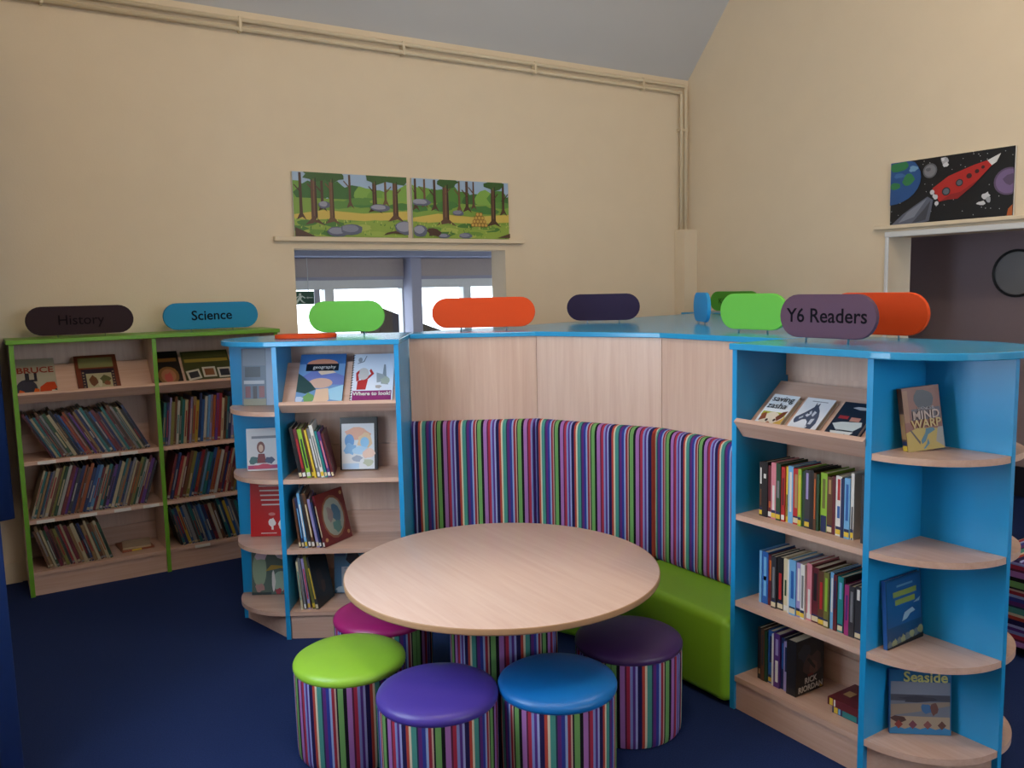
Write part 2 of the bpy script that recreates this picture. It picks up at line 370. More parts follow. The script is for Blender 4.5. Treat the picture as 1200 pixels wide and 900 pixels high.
# ------------------------------------------------------------------ room seen through the right opening
M_MAUVE = flat('mauve_paint', '#A4949C', .8, noise=.03)
b = MB(); b.box(5.52, 5.65, -.5, YB, 0, 2.6)
struct(b.build('wall_side_room', M_MAUVE), 'mauve wall beyond the right opening')
struct(MB().box(XR+.22, 5.52, -.5, YB, 2.5, 2.6).build('ceiling_side_room', M_CEIL))
struct(MB().box(XR+.22, 5.52, 4.0, 4.1, 0, 2.5).build('wall_side_room_end', M_MAUVE))
struct(MB().box(5.505, 5.52, -.5, 4.0, 0, .19).build('baseboard_side_room', flat('navy_skirting', '#151A30', .6)))
dk = empty('round_wall_disc', (5.518, 2.738, 1.41)); tag(dk, 'round dark grey disc mounted on the mauve wall beyond the right opening', 'wall disc')
dk.rotation_euler = (0, -PI/2, 0)
M_DISC = flat('dark_grey_disc', '#9C9EA2', .4, noise=.1, nscale=5)
MB().lathe([(0, .02), (.06, .019), (.125, .012), (.135, .012), (.135, 0)], 40).build('face', M_DISC, dk, smooth=True)
MB().lathe([(.135, 0), (.150, 0), (.150, .018), (.143, .024), (.135, .018), (.135, 0)], 40).build('rim', flat('black_rim', '#1C1C20', .5), dk, smooth=True)

# ------------------------------------------------------------------ blue curtains at the left
M_CUR = flat('blue_curtain_cloth', '#123C86', .85, noise=.12, nscale=30)
def curtain(x, y0, y1, z0, z1, amp, label):
    n = 60; vs = []; ym = (y0+y1)/2; nf = round((y1-y0)/.10)
    for j, z in enumerate((z0, (z0+z1)/2, z1)):
        for i in range(n+1): vs.append((amp*math.sin(i/n*nf*2*PI)*(1-.2*j/2), y0-ym+(y1-y0)*i/n, z))
    fs = [(j*(n+1)+i, j*(n+1)+i+1, (j+1)*(n+1)+i+1, (j+1)*(n+1)+i) for j in range(2) for i in range(n)]
    root = empty('curtain', (x, ym, 0))
    c = MB().add(vs, fs).build('cloth', M_CUR, root, smooth=True); sm = c.modifiers.new('thick', 'SOLIDIFY'); sm.thickness = .004
    MB().tube([(0, y0-ym-.03, z1+.015), (0, y1-ym+.02, z1+.015)], .012, 8).build('rail', M_METAL, root)
    return tag(root, label, 'curtain')
curtain(-.035, 2.64, 2.88, .01, 2.60, .055, 'long blue curtain reaching the carpet by the left wall')
curtain(.020, 4.42, 4.66, .375, 2.60, .068, 'short blue curtain hanging beside the green-edged bookcase')

# ------------------------------------------------------------------ frames for furniture
class Fr:
    def __init__(s, x, y, deg): s.o = Vector((x, y, 0)); s.a = math.radians(deg); s.u = Vector((math.cos(s.a), math.sin(s.a), 0)); s.n = Vector((-math.sin(s.a), math.cos(s.a), 0))
    def p(s, u, n, z): return s.o+s.u*u+s.n*n+Vector((0, 0, z))
FL = Fr(.965, 3.22, -32); FR = Fr(1.993, 1.825, -90); FG = Fr(.131, 4.394, 0)
T = .018; BW = .473; SHZ = (.655, .37, .115); QZ = (.925, .655, .37, .115)
def extr(prof, u0, u1):
    n = len(prof); vs = [(u0, a, z) for a, z in prof]+[(u1, a, z) for a, z in prof]
    return MB().add(vs, [tuple(range(n)), tuple(range(n, 2*n))[::-1]]+[(i, n+i, n+(i+1)%n, (i+1)%n) for i in range(n)])
def display(root, u0, u1, P0, A, Lb, lip=.052):
    c, s = math.cos(A), math.sin(A); n0, z0 = P0
    q = lambda a, b: (n0+c*a-s*b, z0+s*a+c*b)     # a along the board, b out of it
    extr([q(-.016, 0), q(Lb, 0), q(Lb, -.015), q(-.016, -.015)], u0, u1).build('display_board', M_BEH, root)
    extr([q(0, 0), q(0, lip), q(-.016, lip), q(-.016, 0)], u0, u1).build('display_lip', M_BEH, root)
def blue_unit(name, fr, flip, label, disp):
    root = empty(name, fr.p(0, 0, 0), fr.a); tag(root, label, 'bookcase')
    X = (lambda u: BW-u) if flip else (lambda u: u)
    D = .50
    for k, u in enumerate((0, BW)):
        MB().box(X(u-T/2), X(u+T/2), 0, D, 0, 1.18).build('side_panel', M_BLUE, root)
    MB().box(X(T/2), X(BW-T/2), .241, .259, .05, 1.18).build('back_panel', M_BEV, root)
    MB().box(X(-T/2), X(-.25), .241, .259, 0, 1.18).build('end_panel', M_BLUE, root)
    arc = [PI/2*k/20 for k in range(21)]
    for z in SHZ:
        MB().box(X(T/2), X(BW-T/2), .002, .241, z-T, z).build('shelf', M_BEH, root)
        MB().box(X(T/2), X(BW-T/2), .259, D-.002, z-T, z).build('shelf', M_BEH, root)
        MB().box(X(T/2), X(BW-T/2), .231, .241, z, z+.095).build('back_strip', M_BEH, root)
    for z in QZ:
        q = [(X(-T/2), .241)]+[(X(-T/2-.239*math.sin(a)), .241-.239*math.cos(a)) for a in arc]
        MB().prism(q, z-T, z).build('corner_shelf', [M_BEH], root)
        MB().prism([(x, D-n) for x, n in q], z-T, z).build('corner_shelf', M_BEH, root)
    for f in (lambda n: n, lambda n: D-n):
        a, b_ = sorted((f(.010), f(.026))); MB().box(X(T/2), X(BW-T/2), a, b_, 0, .097).build('plinth', M_BEH, root)
        MB().prism([(X(-T/2), f(.018)), (X(-T/2), f(.042)), (X(-.212), f(.2405)), (X(-.234), f(.2405))], 0, .097).build('corner_plinth', M_BEH, root)
    top = [(X(-T/2-.262*math.sin(PI*k/32)), .25-.262*math.cos(PI*k/32)) for k in range(33)]
    top = [(X(BW+T/2+.005), -.012)]+top+[(X(BW+T/2+.005), .512)]
    MB().prism(top, 1.18, 1.20).build('top', M_BLUETOP, root, bevel=.003)
    display(root, X(T/2) if not flip else X(BW-T/2), X(BW-T/2) if not flip else X(T/2), *disp)
    MB().box(X(T/2), X(BW-T/2), .231, .241, 1.085, 1.18).build('back_strip', M_BEV, root)
    return root
DL = ((.034, .938), math.radians(50), .215, .040); DR = ((.033, .925), math.radians(39), .225, .052)
blue_unit('bookcase', FL, False, 'blue bookcase with rounded end shelves near the green-edged bookcase', DL)
blue_unit('bookcase', FR, True, 'blue bookcase with rounded end shelves below the Y6 Readers sign', DR)

# green-edged double bookcase
GW = .601; GD = .288
g = empty('bookcase', FG.p(0, 0, 0)); tag(g, 'wide two-bay beech bookcase with lime green edges against the cream wall', 'bookcase')
for k in range(3):
    sp = MB().box(k*GW-T/2, k*GW+T/2, .004, GD, 0, 1.18).build('side_panel', M_BEV, g)
    MB().box(k*GW-T/2-.0006, k*GW+T/2+.0006, 0, .004, 0, 1.18).build('edge_strip', M_LIME, sp)
MB().box(-T/2-.012, 2*GW+T/2+.012, -.012, GD+.004, 1.18, 1.20).build('top', M_LIME, g, bevel=.003)
GZ = (.638, .361, .115); DG = ((.036, .927), math.radians(45), .20, .046)
M_LABEL = flat('white_label_strip', '#D8D6D0', .5, noise=.02)
for k in range(2):
    u0, u1 = k*GW+T/2, (k+1)*GW-T/2
    MB().box(u0, u1, GD-.014, GD-.002, .05, 1.18).build('back_panel', M_BEV, g)
    for z in GZ:
        s = MB().box(u0, u1, .006, GD-.014, z-T, z).build('shelf', M_BEH, g)
        if k == 0 and z == GZ[0]: ls = (.055, .19, .325, .41)
        elif k == 0 and z == GZ[1]: ls = (.03, .21, .36, .49)
        elif k == 1 and z == GZ[1]: ls = (.16,)
        elif k == 1 and z == GZ[2]: ls = (.12,)
        else: ls = ()
        for l in ls: MB().box(u0+l, u0+l+.075, .0035, .006, z-.017, z-.002).build('shelf_label', M_LABEL, s)
        MB().box(u0, u1, GD-.024, GD-.014, z, z+.095).build('back_strip', M_BEH, g)
    MB().box(u0, u1, .018, .034, 0, .097).build('plinth', M_BEH, g)
    display(g, u0, u1, *DG)

# ------------------------------------------------------------------ books
CN = {'maroon': '#5E1F2A', 'red': '#B02A2C', 'navy': '#1E2A55', 'blue': '#2C5FA8', 'sky blue': '#6FA9D6', 'teal': '#1F7F82', 'dark green': '#24452F', 'olive': '#6B6B33', 'lime': '#8DB93A', 'brown': '#5C3B27',
      'orange': '#C2622B', 'tan': '#A9865A', 'cream': '#D3C6A4', 'white': '#D9D7D2', 'grey': '#77777C', 'black': '#1D1C20', 'purple': '#553077', 'lilac': '#9A8FC0', 'magenta': '#9A2F72', 'pink': '#CF7F8C', 'yellow': '#D7B83B', 'charcoal': '#34343A'}
def cmat(c): return flat('cover_'+c.replace(' ', '_'), CN.get(c, c if c[0] == '#' else '#888888'), .4, noise=.15, nscale=25)
def spine_mesh(t, d, h, cm, pages=True):
    cv = min(.0022, t*.22); b = MB()
    b.box(0, cv, 0, d, 0, h).box(t-cv, t, 0, d, 0, h).box(cv, t-cv, 0, cv, 0, h)
    if pages: b.box(cv, t-cv, cv, d-.004, .003, h-.003, 1)
    return b
def spine_book(fr, u, n, z, t, d, h, colour, lean, label, group, sticker=None, band=None, parts=False, name='book', turn=0):
    b = spine_mesh(t, d, h, None, not parts)
    o = b.build(name, [cmat(colour), M_PAPER])
    th = math.radians(lean); zz = z + (t*math.sin(th) if th > 0 else 0)
    o.location = fr.p(u, n, zz+.0004); o.rotation_euler = (0, th, fr.a+math.radians(turn))
    tag(o, label, 'book', group)
    if parts:
        cv = min(.0022, t*.22); MB().box(cv, t-cv, cv, d-.004, .003, h-.003).build('pages', M_PAPER, o)
    if sticker:
        for c, z0, z1 in sticker: MB().box(t*.06, t*.94, -.0005, .0002, z0*h, z1*h).build('spine_label', cmat(c), o)
    if band:
        for c, z0, z1 in band: MB().box(t*.28, t*.72, -.0004, .0002, z0*h, z1*h).build('spine_title', cmat(c), o)
    return o
DIM = {'cream': '#A0957A', 'white': '#9C9A96', 'yellow': '#9A822C', 'sky blue': '#527CA2', 'lilac': '#766D92', 'tan': '#7C6240', 'red': '#7E2226', 'orange': '#8A4A24', 'teal': '#1C5E62', 'blue': '#24497E'}  # darkened cover colours: the green-edged bookcase's dimmer light is put into them
def row(fr, u0, u1, z, lean, cols, hr, tr, where, group, noun='thin {} book', n0=.03):
    """row of parallel books; lean<0: tops to the left"""
    th = math.radians(abs(lean)); side = 'left' if lean < 0 else 'right'
    x = u0 + (hr[1]*math.sin(th) if lean < 0 else 0); i = 0
    while True:
        t = random.uniform(*tr); h = random.uniform(*hr)
        need = t/math.cos(th)+.0012
        lim = u1 - (h*math.sin(th)+t*math.cos(th) if lean > 0 else t+.001)
        if x > lim: break
        c = cols[i % len(cols)]; i += 1
        how = f'leaning {side}' if abs(lean) > 1 else 'standing upright'
        st = [(random.choice(['white', 'grey', 'cream', 'tan']), .03, .03+random.uniform(.03, .06))] if random.random() < .6 else None
        bd = [(random.choice(['white', 'cream', 'tan', 'black', 'grey', 'orange', 'teal', 'red']), random.uniform(.15, .4), random.uniform(.5, .9))] if random.random() < .75 else None
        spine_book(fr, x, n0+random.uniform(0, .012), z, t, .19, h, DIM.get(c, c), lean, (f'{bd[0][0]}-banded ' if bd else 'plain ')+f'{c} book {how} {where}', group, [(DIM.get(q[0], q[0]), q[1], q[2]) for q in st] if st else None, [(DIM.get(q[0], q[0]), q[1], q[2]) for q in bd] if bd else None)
        x += need
random.seed(21)
mut = ['maroon', 'navy', 'cream', 'teal', 'maroon', 'brown', 'grey', 'dark green', 'cream', 'black', 'navy', 'blue', 'red', 'orange', 'black', 'purple', 'maroon', 'tan', 'navy', 'white', 'teal', 'charcoal', 'blue', 'maroon']
row(FG, .012, GW-.03, GZ[0], -27, mut, (.215, .252), (.007, .014), 'in the upper row under the History sign', 'upper book row under the History sign')
mut2 = ['cream', 'teal', 'tan', 'navy', 'grey', 'cream', 'brown', 'olive', 'dark green', 'white', 'maroon', 'purple', 'charcoal', 'navy', 'orange', 'brown', 'orange', 'navy', 'blue', 'sky blue', 'maroon', 'cream', 'teal', 'black', 'purple', 'navy']
row(FG, .020, GW-.014, GZ[1], 17, mut2, (.212, .247), (.008, .015), 'in the middle row under the History sign', 'middle book row under the History sign')
mut3 = ['brown', 'tan', 'cream', 'dark green', 'maroon', 'brown', 'olive', 'charcoal', 'red', 'cream', 'maroon', 'tan', 'cream', 'black', 'navy', 'tan', 'cream']
row(FG, .014, .36, GZ[2], -16, mut3, (.185, .217), (.008, .016), 'in the bottom row under the History sign', 'bottom book row under the History sign')
mut4 = ['teal', 'navy', 'lilac', 'olive', 'brown', 'white', 'dark green', 'teal', 'cream', 'maroon', 'lilac', 'tan', 'yellow', 'navy', 'blue', 'white', 'sky blue', 'lilac', 'orange', 'purple', 'red', 'cream', 'brown']
row(FG, GW+.012, 2*GW-.10, GZ[0], 6, mut4, (.215, .252), (.008, .015), 'in the upper row under the Science sign', 'upper book row under the Science sign')
mut5 = ['maroon', 'navy', 'red', 'cream', 'maroon', 'brown', 'olive', 'blue', 'navy', 'red', 'charcoal', 'sky blue', 'teal', 'blue', 'orange', 'orange', 'white']
row(FG, GW+.016, 2*GW-.10, GZ[1], 14, mut5, (.212, .247), (.009, .016), 'in the middle row under the Science sign', 'middle book row under the Science sign')
mut6 = ['black', 'teal', 'navy', 'yellow', 'blue', 'grey', 'charcoal', 'teal', 'navy', 'grey', 'blue', 'sky blue', 'navy', 'maroon', 'cream', 'brown']
row(FG, GW+.012, 2*GW-.12, GZ[2], -15, mut6, (.195, .227), (.009, .016), 'in the bottom row under the Science sign', 'bottom book row under the Science sign')

# face-out books
def face_book(fr, u, n, z, wd, h, t, colour, lean, label, items=(), texts=(), turn=0, spine=None, name='book', group=None, roll=0, pages=True, spine_label=None):
    """stands on its back bottom edge, cover faces -n; u is the middle"""
    cv = .002; b = MB()
    b.box(-wd/2, wd/2, -t, -t+cv, 0, h).box(-wd/2, wd/2, -cv, 0, 0, h).box(-wd/2, -wd/2+cv, -t+cv, -cv, 0, h)
    o = b.build(name, cmat(colour)); o.location = fr.p(u, n, z+.0006); o.rotation_euler = (-math.radians(lean), math.radians(roll), fr.a+math.radians(turn))
    tag(o, label, 'book', group)
    MB().box(-wd/2+cv, wd/2-.003, -t+cv, -cv, .003, h-.003).build('pages', M_PAPER, o)
    if items: art(o, items, wd, h, -t, 'cover_print')
    for s, sz, c, tu, tv, *rest in texts:
        text(o, s, sz, cmat(c), ((tu-.5)*wd, -t-.0028, tv*h), name='cover_title', bold=rest[0] if rest else 0)
    if spine_label:
        for c, z0, z1 in spine_label: MB().box(-wd/2-.0005, -wd/2+.0002, -t*.94, -t*.06, z0*h, z1*h).build('spine_label', cmat(c), o)
    return o
PI2 = PI/2
# on the green bookcase display boards
(gn, gz), gA, _, _ = DG; gl = 90-math.degrees(gA)
face_book(FG, .092, gn, gz, .168, .235, .008, '#A9A294', gl, 'pale picture book titled BRUCE on the display shelf below the History sign',
  [('#A39D8C', R(0, 0, 1, 1)), ('#3A3A48', E(.26, .22, .26, .24)), ('#2A2A36', R(.24, .4, .34, .62)), ('#2A2A36', R(.46, .45, .53, .62)), ('#2A2A36', R(.34, .40, .53, .45)), ('#C9581E', [(0, 0), (.28, 0), (.18, .16), (.08, .2)]), ('#C9581E', [(.36, 0), (.56, 0), (.55, .2), (.45, .22)]),
   ('#B7401F', [(.55, 0), (.58, .25), (.75, .36), (.95, .36), (1, .2), (.85, .12), (.8, 0)]), ('#C4BDAE', [(.78, 0), (.86, .16), (.97, .14), (1, .02), (1, 0)]), ('#17171A', E(.96, .16, .03, .02, 8))],
  [('BRUCE', .05, '#8E3320', .5, .68, .0008)])
face_book(FG, .355, gn, gz, .186, .235, .010, 'brown', gl, 'brown picture book with pale title panel on the display shelf below the History sign',
  [('#6B3324', R(0, 0, 1, 1)), ('#7C7A52', R(.08, .66, .90, .93)), ('#2C2233', R(.12, .02, .9, .62)), ('#A9A284', R(.22, .10, .82, .5)), ('#6E4730', BLOB(.38, .3, .10, .13)), ('#5A5B39', BLOB(.65, .33, .12, .10)), ('#B9B39C', BLOB(.52, .24, .05, .09)), ('#7A4A33', BLOB(.7, .22, .07, .07))]
  + [('#8E7C66', R(.14, .06+.075*k, .18, .09+.075*k)) for k in range(7)] + [('#8E7C66', R(.84, .06+.075*k, .88, .09+.075*k)) for k in range(7)])
face_book(FG, GW+.075, gn, gz, .125, .235, .009, 'black', gl, 'black picture book with a round warm picture below the Science sign',
  [('#1D191A', R(0, 0, 1, 1)), ('#6E4D24', R(.08, .70, .9, .80)), ('#7B5A34', E(.48, .3, .40, .26)), ('#9A6A4E', E(.48, .3, .28, .19)), ('#A64E48', BLOB(.48, .25, .15, .14))])
face_book(FG, GW+.27, gn, gz, .235, .225, .010, 'olive', gl, 'wide olive picture book with three small photos below the Science sign',
  [('#3F4226', R(0, 0, 1, 1)), ('#8E7B34', R(.04, .66, .96, .76)), ('#54532E', R(.04, .8, .96, .95)), ('#B9B6AE', [(.05, .12), (.33, .18), (.30, .46), (.02, .40)]), ('#33343C', [(.09, .18), (.29, .22), (.27, .40), (.07, .36)]),
   ('#B9B6AE', R(.37, .20, .65, .50)), ('#7A5137', R(.41, .25, .61, .45)), ('#B9B6AE', R(.69, .16, .97, .46)), ('#2F3040', R(.73, .21, .93, .41)), ('#8A6A58', R(.3, .03, .6, .13))])
# flat book on the bottom shelf
def flat_book(fr, u, n, z, wd, dp, t, colour, label, turn=0, sticker=None, lid=None):
    o = spine_mesh(t, dp, wd, None, False).build('book', cmat(colour))
    # lies on its side: height axis along u
    o.location = fr.p(u, n, z+t+.0006); o.rotation_euler = (0, PI2, fr.a+math.radians(turn)); tag(o, label, 'book')
    MB().box(.002, t-.002, .002, dp-.004, .003, wd-.003).build('pages', M_PAPER, o)
    for c, a, e in (sticker or ()): MB().box(t*.08, t*.92, -.0006, .0002, a*wd, e*wd).build('spine_label', cmat(c), o)
    if lid: MB().box(-.0006, .0002, dp*.35, dp*.6, wd*.15, wd*.35).build('cover_label', cmat(lid), o)
    return o
flat_book(FG, .40, .08, GZ[2], .15, .17, .010, '#8A4A30', 'rust coloured book lying flat at the end of the bottom row', 4, [('yellow', .3, .6)])
flat_book(FG, .405, .095, GZ[2]+.0107, .13, .15, .008, '#B8A58A', 'pale book lying on top of the rust coloured book', -6)

# blue bookcase beside the green one: display board
(gn, gz), gA, _, _ = DL; gl = 90-math.degrees(gA)
face_book(FL, .155, gn, gz, .185, .245, .012, 'navy', gl, 'geography book with a coastal landscape cover on the display board',
  [('#6F94C0', R(0, 0, 1, 1)), ('#3E6BA6', R(0, .80, 1, 1)), ('#C98A6E', E(.5, .80, .34, .10)), ('#D9C0A8', E(.60, .60, .22, .08)), ('#6C78B4', [(0, .5), (.18, .6), (.35, .70), (.5, .58), (.8, .62), (1, .55), (1, .38), (0, .4)]), ('#C9A796', E(.50, .42, .26, .10)),
   ('#2E4A4A', [(0, .62), (.12, .55), (.3, .42), (.42, .3), (.2, .22), (0, .26)]), ('#D8B79C', [(.42, .3), (.68, .32), (.72, .1), (.6, 0), (.36, 0), (.40, .15)]), ('#9CC7DE', [(.68, .30), (1, .38), (1, .06), (.74, .1)]), ('#6E9A5E', BLOB(.28, .14, .13, .09)), ('#B7C6DE', BLOB(.08, .10, .09, .07)), ('#C7A28C', R(.45, 0, .8, .05)), ('#14171E', R(.15, .66, .86, .80))],
  [('geography', .022, 'white', .55, .73)])
ob = face_book(FL, .362, gn, gz, .165, .245, .006, 'white', gl, 'white spiral-bound book titled Where to look! on the display board',
  [('#DCE3EE', R(0, 0, 1, 1)), ('#8A2A6B', R(.03, .0, .97, .27)), ('#B8332F', [(.12, .29), (.34, .29), (.38, .48), (.30, .50), (.13, .46)]), ('#B8332F', [(.34, .46), (.52, .60), (.44, .70), (.40, .66), (.45, .60), (.30, .50)]), ('#C9C4C0', E(.26, .60, .14, .12)), ('#B8332F', [(.10, .45), (.08, .62), (.16, .68), (.16, .62), (.13, .58), (.17, .48)]),
   ('#7A7F8C', [(.30, .96), (.32, .96), (.26, .84), (.10, .80), (.10, .815), (.24, .855)]), ('#9AA0AA', E(.16, .88, .05, .05)), ('#8E979C', [(.75, .78), (.79, .78), (.83, .52), (.88, .38), (.70, .40), (.73, .55)]), ('#9DA6AA', [(.58, .62), (.75, .58), (.88, .46), (.60, .42)]), ('#A9B3A6', BLOB(.8, .46, .1, .08)), ('#B0A7A0', BLOB(.64, .34, .08, .03))],
  [('Where to look!', .0235, 'white', .5, .205, .0007)])
for k in range(20):
    MB().lathe([(.0035, 0), (.0052, 0), (.0052, .0022), (.0035, .0022), (.0035, 0)], 8).build('spiral_ring', cmat('black'), ob, loc=(-.165/2, -.003, .008+k*.0121))
# second shelf: leaning books and a propped picture
def lrow(fr, x, z, lst, where, group, n0=.02, d=.165, turn=7):
    for (c, t, h, lean, *r) in lst:
        th = math.radians(abs(lean))
        bd = [(r[0], .2, .8)] if r and r[0] else None
        spine_book(fr, x, n0+random.uniform(0, .01), z, t, d, h, c, lean, f'{c} book '+(f'with {r[0]} spine title ' if r and r[0] else '')+f'leaning left {where}', group, [(random.choice(['white', 'cream', 'yellow']), .03, .11)], bd, parts=True, turn=turn)
        nx = lst[lst.index((c, t, h, lean, *r))+1:][:1]
        x += t/math.cos(th)+.0015+(max(0, h*(math.sin(math.radians(-nx[0][3]))-math.sin(th))) if nx else 0)
lrow(FL, .070, SHZ[0], [('black', .012, .205, -9), ('maroon', .013, .20, -9, 'red'), ('lime', .016, .198, -9.5, 'dark green'), ('brown', .009, .20, -10), ('yellow', .008, .195, -10), ('grey', .011, .20, -10.5, 'white'), ('white', .013, .215, -11, 'grey'), ('teal', .009, .19, -11), ('purple', .011, .188, -11.5, 'pink'), ('maroon', .009, .18, -12)],
     'beside the propped picture', 'books beside the propped picture')
face_book(FL, .285, .165, SHZ[0], .152, .215, .022, 'black', 9, 'black-bordered book with pale blue and orange picture, propped on second shelf',
  [('#14161A', R(0, 0, 1, 1)), ('#D6D9DE', R(.04, .01, .92, .88)), ('#DDA78E', BLOB(.45, .68, .34, .12, 14, .2)), ('#E0C09A', BLOB(.66, .55, .2, .14, 12, .2)), ('#5E94CC', E(.25, .55, .13, .13)), ('#7FB0DC', BLOB(.26, .40, .16, .12)), ('#8FC2E6', E(.66, .52, .12, .10)), ('#A9CDE8', BLOB(.55, .36, .2, .10)), ('#E3C4B4', BLOB(.75, .3, .16, .1)), ('#98A3B6', BLOB(.45, .22, .14, .06)), ('#AFC9E4', R(.06, .02, .5, .12)), ('#B7BDA6', BLOB(.75, .14, .16, .07))])
lrow(FL, .052, SHZ[1], [('brown', .009, .20, -5), ('navy', .009, .205, -6, 'sky blue'), ('sky blue', .010, .225, -6.5, 'white'), ('charcoal', .010, .22, -7), ('brown', .011, .225, -8, 'cream'), ('lilac', .010, .20, -9), ('navy', .008, .19, -9.5)],
     'beside the oval-picture book', 'books beside the oval-picture book')
o = spine_book(FL, .152, .02, SHZ[1], .010, .175, .212, 'maroon', -13, 'dark red book with an oval picture on its cover, leaning on its row', None, [('white', .02, .1)], [('cream', .2, .8)], parts=True, turn=-27)
def side_art(o, items, d, h, x):
    a = art(o, items, d, h, 0, 'cover_print'); a.rotation_euler = (0, 0, PI2); a.location = (x, d/2, 0)
side_art(o, [('#6E2620', R(0, 0, 1, 1)), ('#8A5A3C', E(.5, .5, .40, .42)), ('#9A9C8C', E(.5, .5, .35, .37)), ('#4A6A7C', BLOB(.6, .55, .13, .2)), ('#8C7C78', BLOB(.38, .55, .1, .16)), ('#5C8078', BLOB(.55, .3, .15, .1)), ('#B9905A', E(.9, .12, .05, .04, 8)), ('#B9905A', E(.1, .12, .05, .04, 8)), ('#B9905A', E(.9, .9, .05, .04, 8))], .175, .212, .010)
lrow(FL, .050, SHZ[2], [('cream', .008, .20, -4, 'teal'), ('grey', .009, .215, -5), ('lilac', .010, .212, -6, 'red'), ('olive', .011, .222, -8)], 'next to the dark book', 'books beside the dark green-black book')
o = spine_book(FL, .110, .02, SHZ[2], .012, .155, .216, 'charcoal', -10, 'dark green-black picture book turned outward on the bottom shelf', None, [('cream', .02, .1)], [('yellow', .2, .8)], parts=True, turn=-12)
side_art(o, [('#1E211F', R(0, 0, 1, 1)), ('#3A2A20', BLOB(.4, .5, .2, .2)), ('#5C3A26', BLOB(.5, .35, .12, .12)), ('#2E241E', BLOB(.75, .7, .2, .2))], .155, .216, .012)
face_book(FL, .247, .208, SHZ[2], .195, .222, .012, 'blue', 8, 'blue picture book with a pale text box on the bottom shelf',
  [('#4C7EA6', R(0, 0, 1, 1)), ('#2C5A94', R(0, .7, .25, 1)), ('#14213C', BLOB(.42, .66, .16, .14)), ('#23304C', BLOB(.42, .86, .1, .12)), ('#7FB3CE', [(.7, .6), (.95, 1), (1, 1), (1, .6)]), ('#A67E5A', BLOB(.62, .88, .06, .08)), ('#B9CDDB', BLOB(.18, .06, .16, .06)), ('#3E5A72', BLOB(.55, .08, .16, .05)), ('#B7BFCB', R(.16, .13, .82, .50))]
  + [('#7A8294', R(.22, .18+.07*k, .76, .195+.07*k)) for k in range(5)])
# rounded end shelves of that bookcase
face_book(FL, -.125, .211, QZ[0], .14, .235, .010, 'grey', 6, 'book with a grey photo of a street building on the rounded end',
  [('#5C6B80', R(0, 0, 1, 1)), ('#7E8796', R(.04, .70, .7, 1)), ('#39414C', R(.10, .5, .55, .68)), ('#B7B9C0', R(.06, .38, .66, .44)), ('#7A3C42', R(.10, .14, .25, .34)), ('#3B3038', R(.32, .12, .44, .34)), ('#8A4A4C', R(.5, .14, .66, .34)), ('#8C8A74', R(.05, 0, .7, .12)), ('#9AA6BC', R(.72, 0, 1, 1))])
face_book(FL, -.115, .19, QZ[1], .135, .175, .012, 'white', 8, 'white book with a purple spine and small figure on the rounded end',
  [('#D5D3D6', R(0, 0, 1, 1)), ('#7F808C', R(.15, .76, .9, .82)), ('#7A4038', E(.42, .55, .12, .14)), ('#D9B8A2', E(.42, .53, .07, .09)), ('#7E3038', [(.34, .40), (.52, .40), (.58, .18), (.28, .18)]), ('#3E6A70', BLOB(.2, .26, .13, .1)), ('#43506E', BLOB(.68, .24, .13, .09)), ('#A83A6A', R(.02, .04, .95, .13)), ('#C4405E', BLOB(.5, .1, .28, .05))], turn=8, spine_label=[('purple', .0, 1)])
face_book(FL, -.118, .205, QZ[2], .145, .232, .008, 'red', 7, 'red book with white lines of lettering on the rounded end',
  [('#C2181C', R(0, 0, 1, 1))] + [('#E3CFCB', R(.25+.02*k, .90-.085*k, .85, .925-.085*k)) for k in range(5)] + [('#EDE6E4', BLOB(.62, .24, .09, .08)), ('#EDE6E4', R(.60, .12, .66, .2)), ('#EDE6E4', BLOB(.88, .2, .08, .08)), ('#E3CFCB', R(.3, .05, .75, .065)), ('#D9827E', E(.62, .4, .1, .03))])
face_book(FL, -.118, .208, QZ[3], .165, .215, .008, 'dark green', 7, 'green picture book with painted figures on the rounded end\'s bottom shelf',
  [('#5C6E66', R(0, 0, 1, 1)), ('#93A68C', E(.2, .5, .18, .36)), ('#C9B4C4', BLOB(.26, .78, .16, .10)), ('#B08A86', BLOB(.2, .14, .12, .08)), ('#B0923E', [(.35, .46), (.75, .52), (.95, .48), (.9, .56), (.5, .58)]), ('#CFC9D2', BLOB(.8, .82, .16, .14)), ('#9AB2A0', E(.75, .26, .22, .2)), ('#E0DCD8', BLOB(.56, .25, .05, .2)), ('#A8424C', BLOB(.68, .06, .08, .07)), ('#A8424C', BLOB(.88, .08, .08, .06)), ('#37474A', R(0, 0, .5, .05))])

# ------------------------------------------------------------------ right blue bookcase: books
(gn, gz), gA, _, _ = DR; gl = 90-math.degrees(gA)
def bx2(u0, u1): return (u0+u1)/2
face_book(FR, .092, gn, gz, .098, .150, .016, 'white', gl, 'white paperback titled saving zasha with a pale dog face',
  [('#DDE3EA', R(0, 0, 1, 1)), ('#A9AE3C', R(0.05, .38, .95, .50)), ('#D8CBB8', E(.50, .24, .36, .26)), ('#8A4A2A', [(.10, .22), (.08, .42), (.22, .48), (.32, .30)]), ('#6A3620', [(.66, .36), (.80, .52), (.96, .56), (.90, .36), (.78, .26)]), ('#C9A24C', [(.70, 0), (1, 0), (1, .42), (.86, .28), (.72, .2)]), ('#4A2418', [(0, 0), (.2, 0), (.14, .14), (.02, .14)]), ('#3A241C', E(.40, .26, .05, .04, 8)), ('#3A241C', E(.68, .28, .05, .04, 8)), ('#9A5A34', BLOB(.52, .12, .13, .1)), ('#2A1A16', E(.52, .05, .08, .05, 8))],
  [('saving', .034, 'charcoal', .5, .86), ('zasha', .034, 'charcoal', .44, .66)])
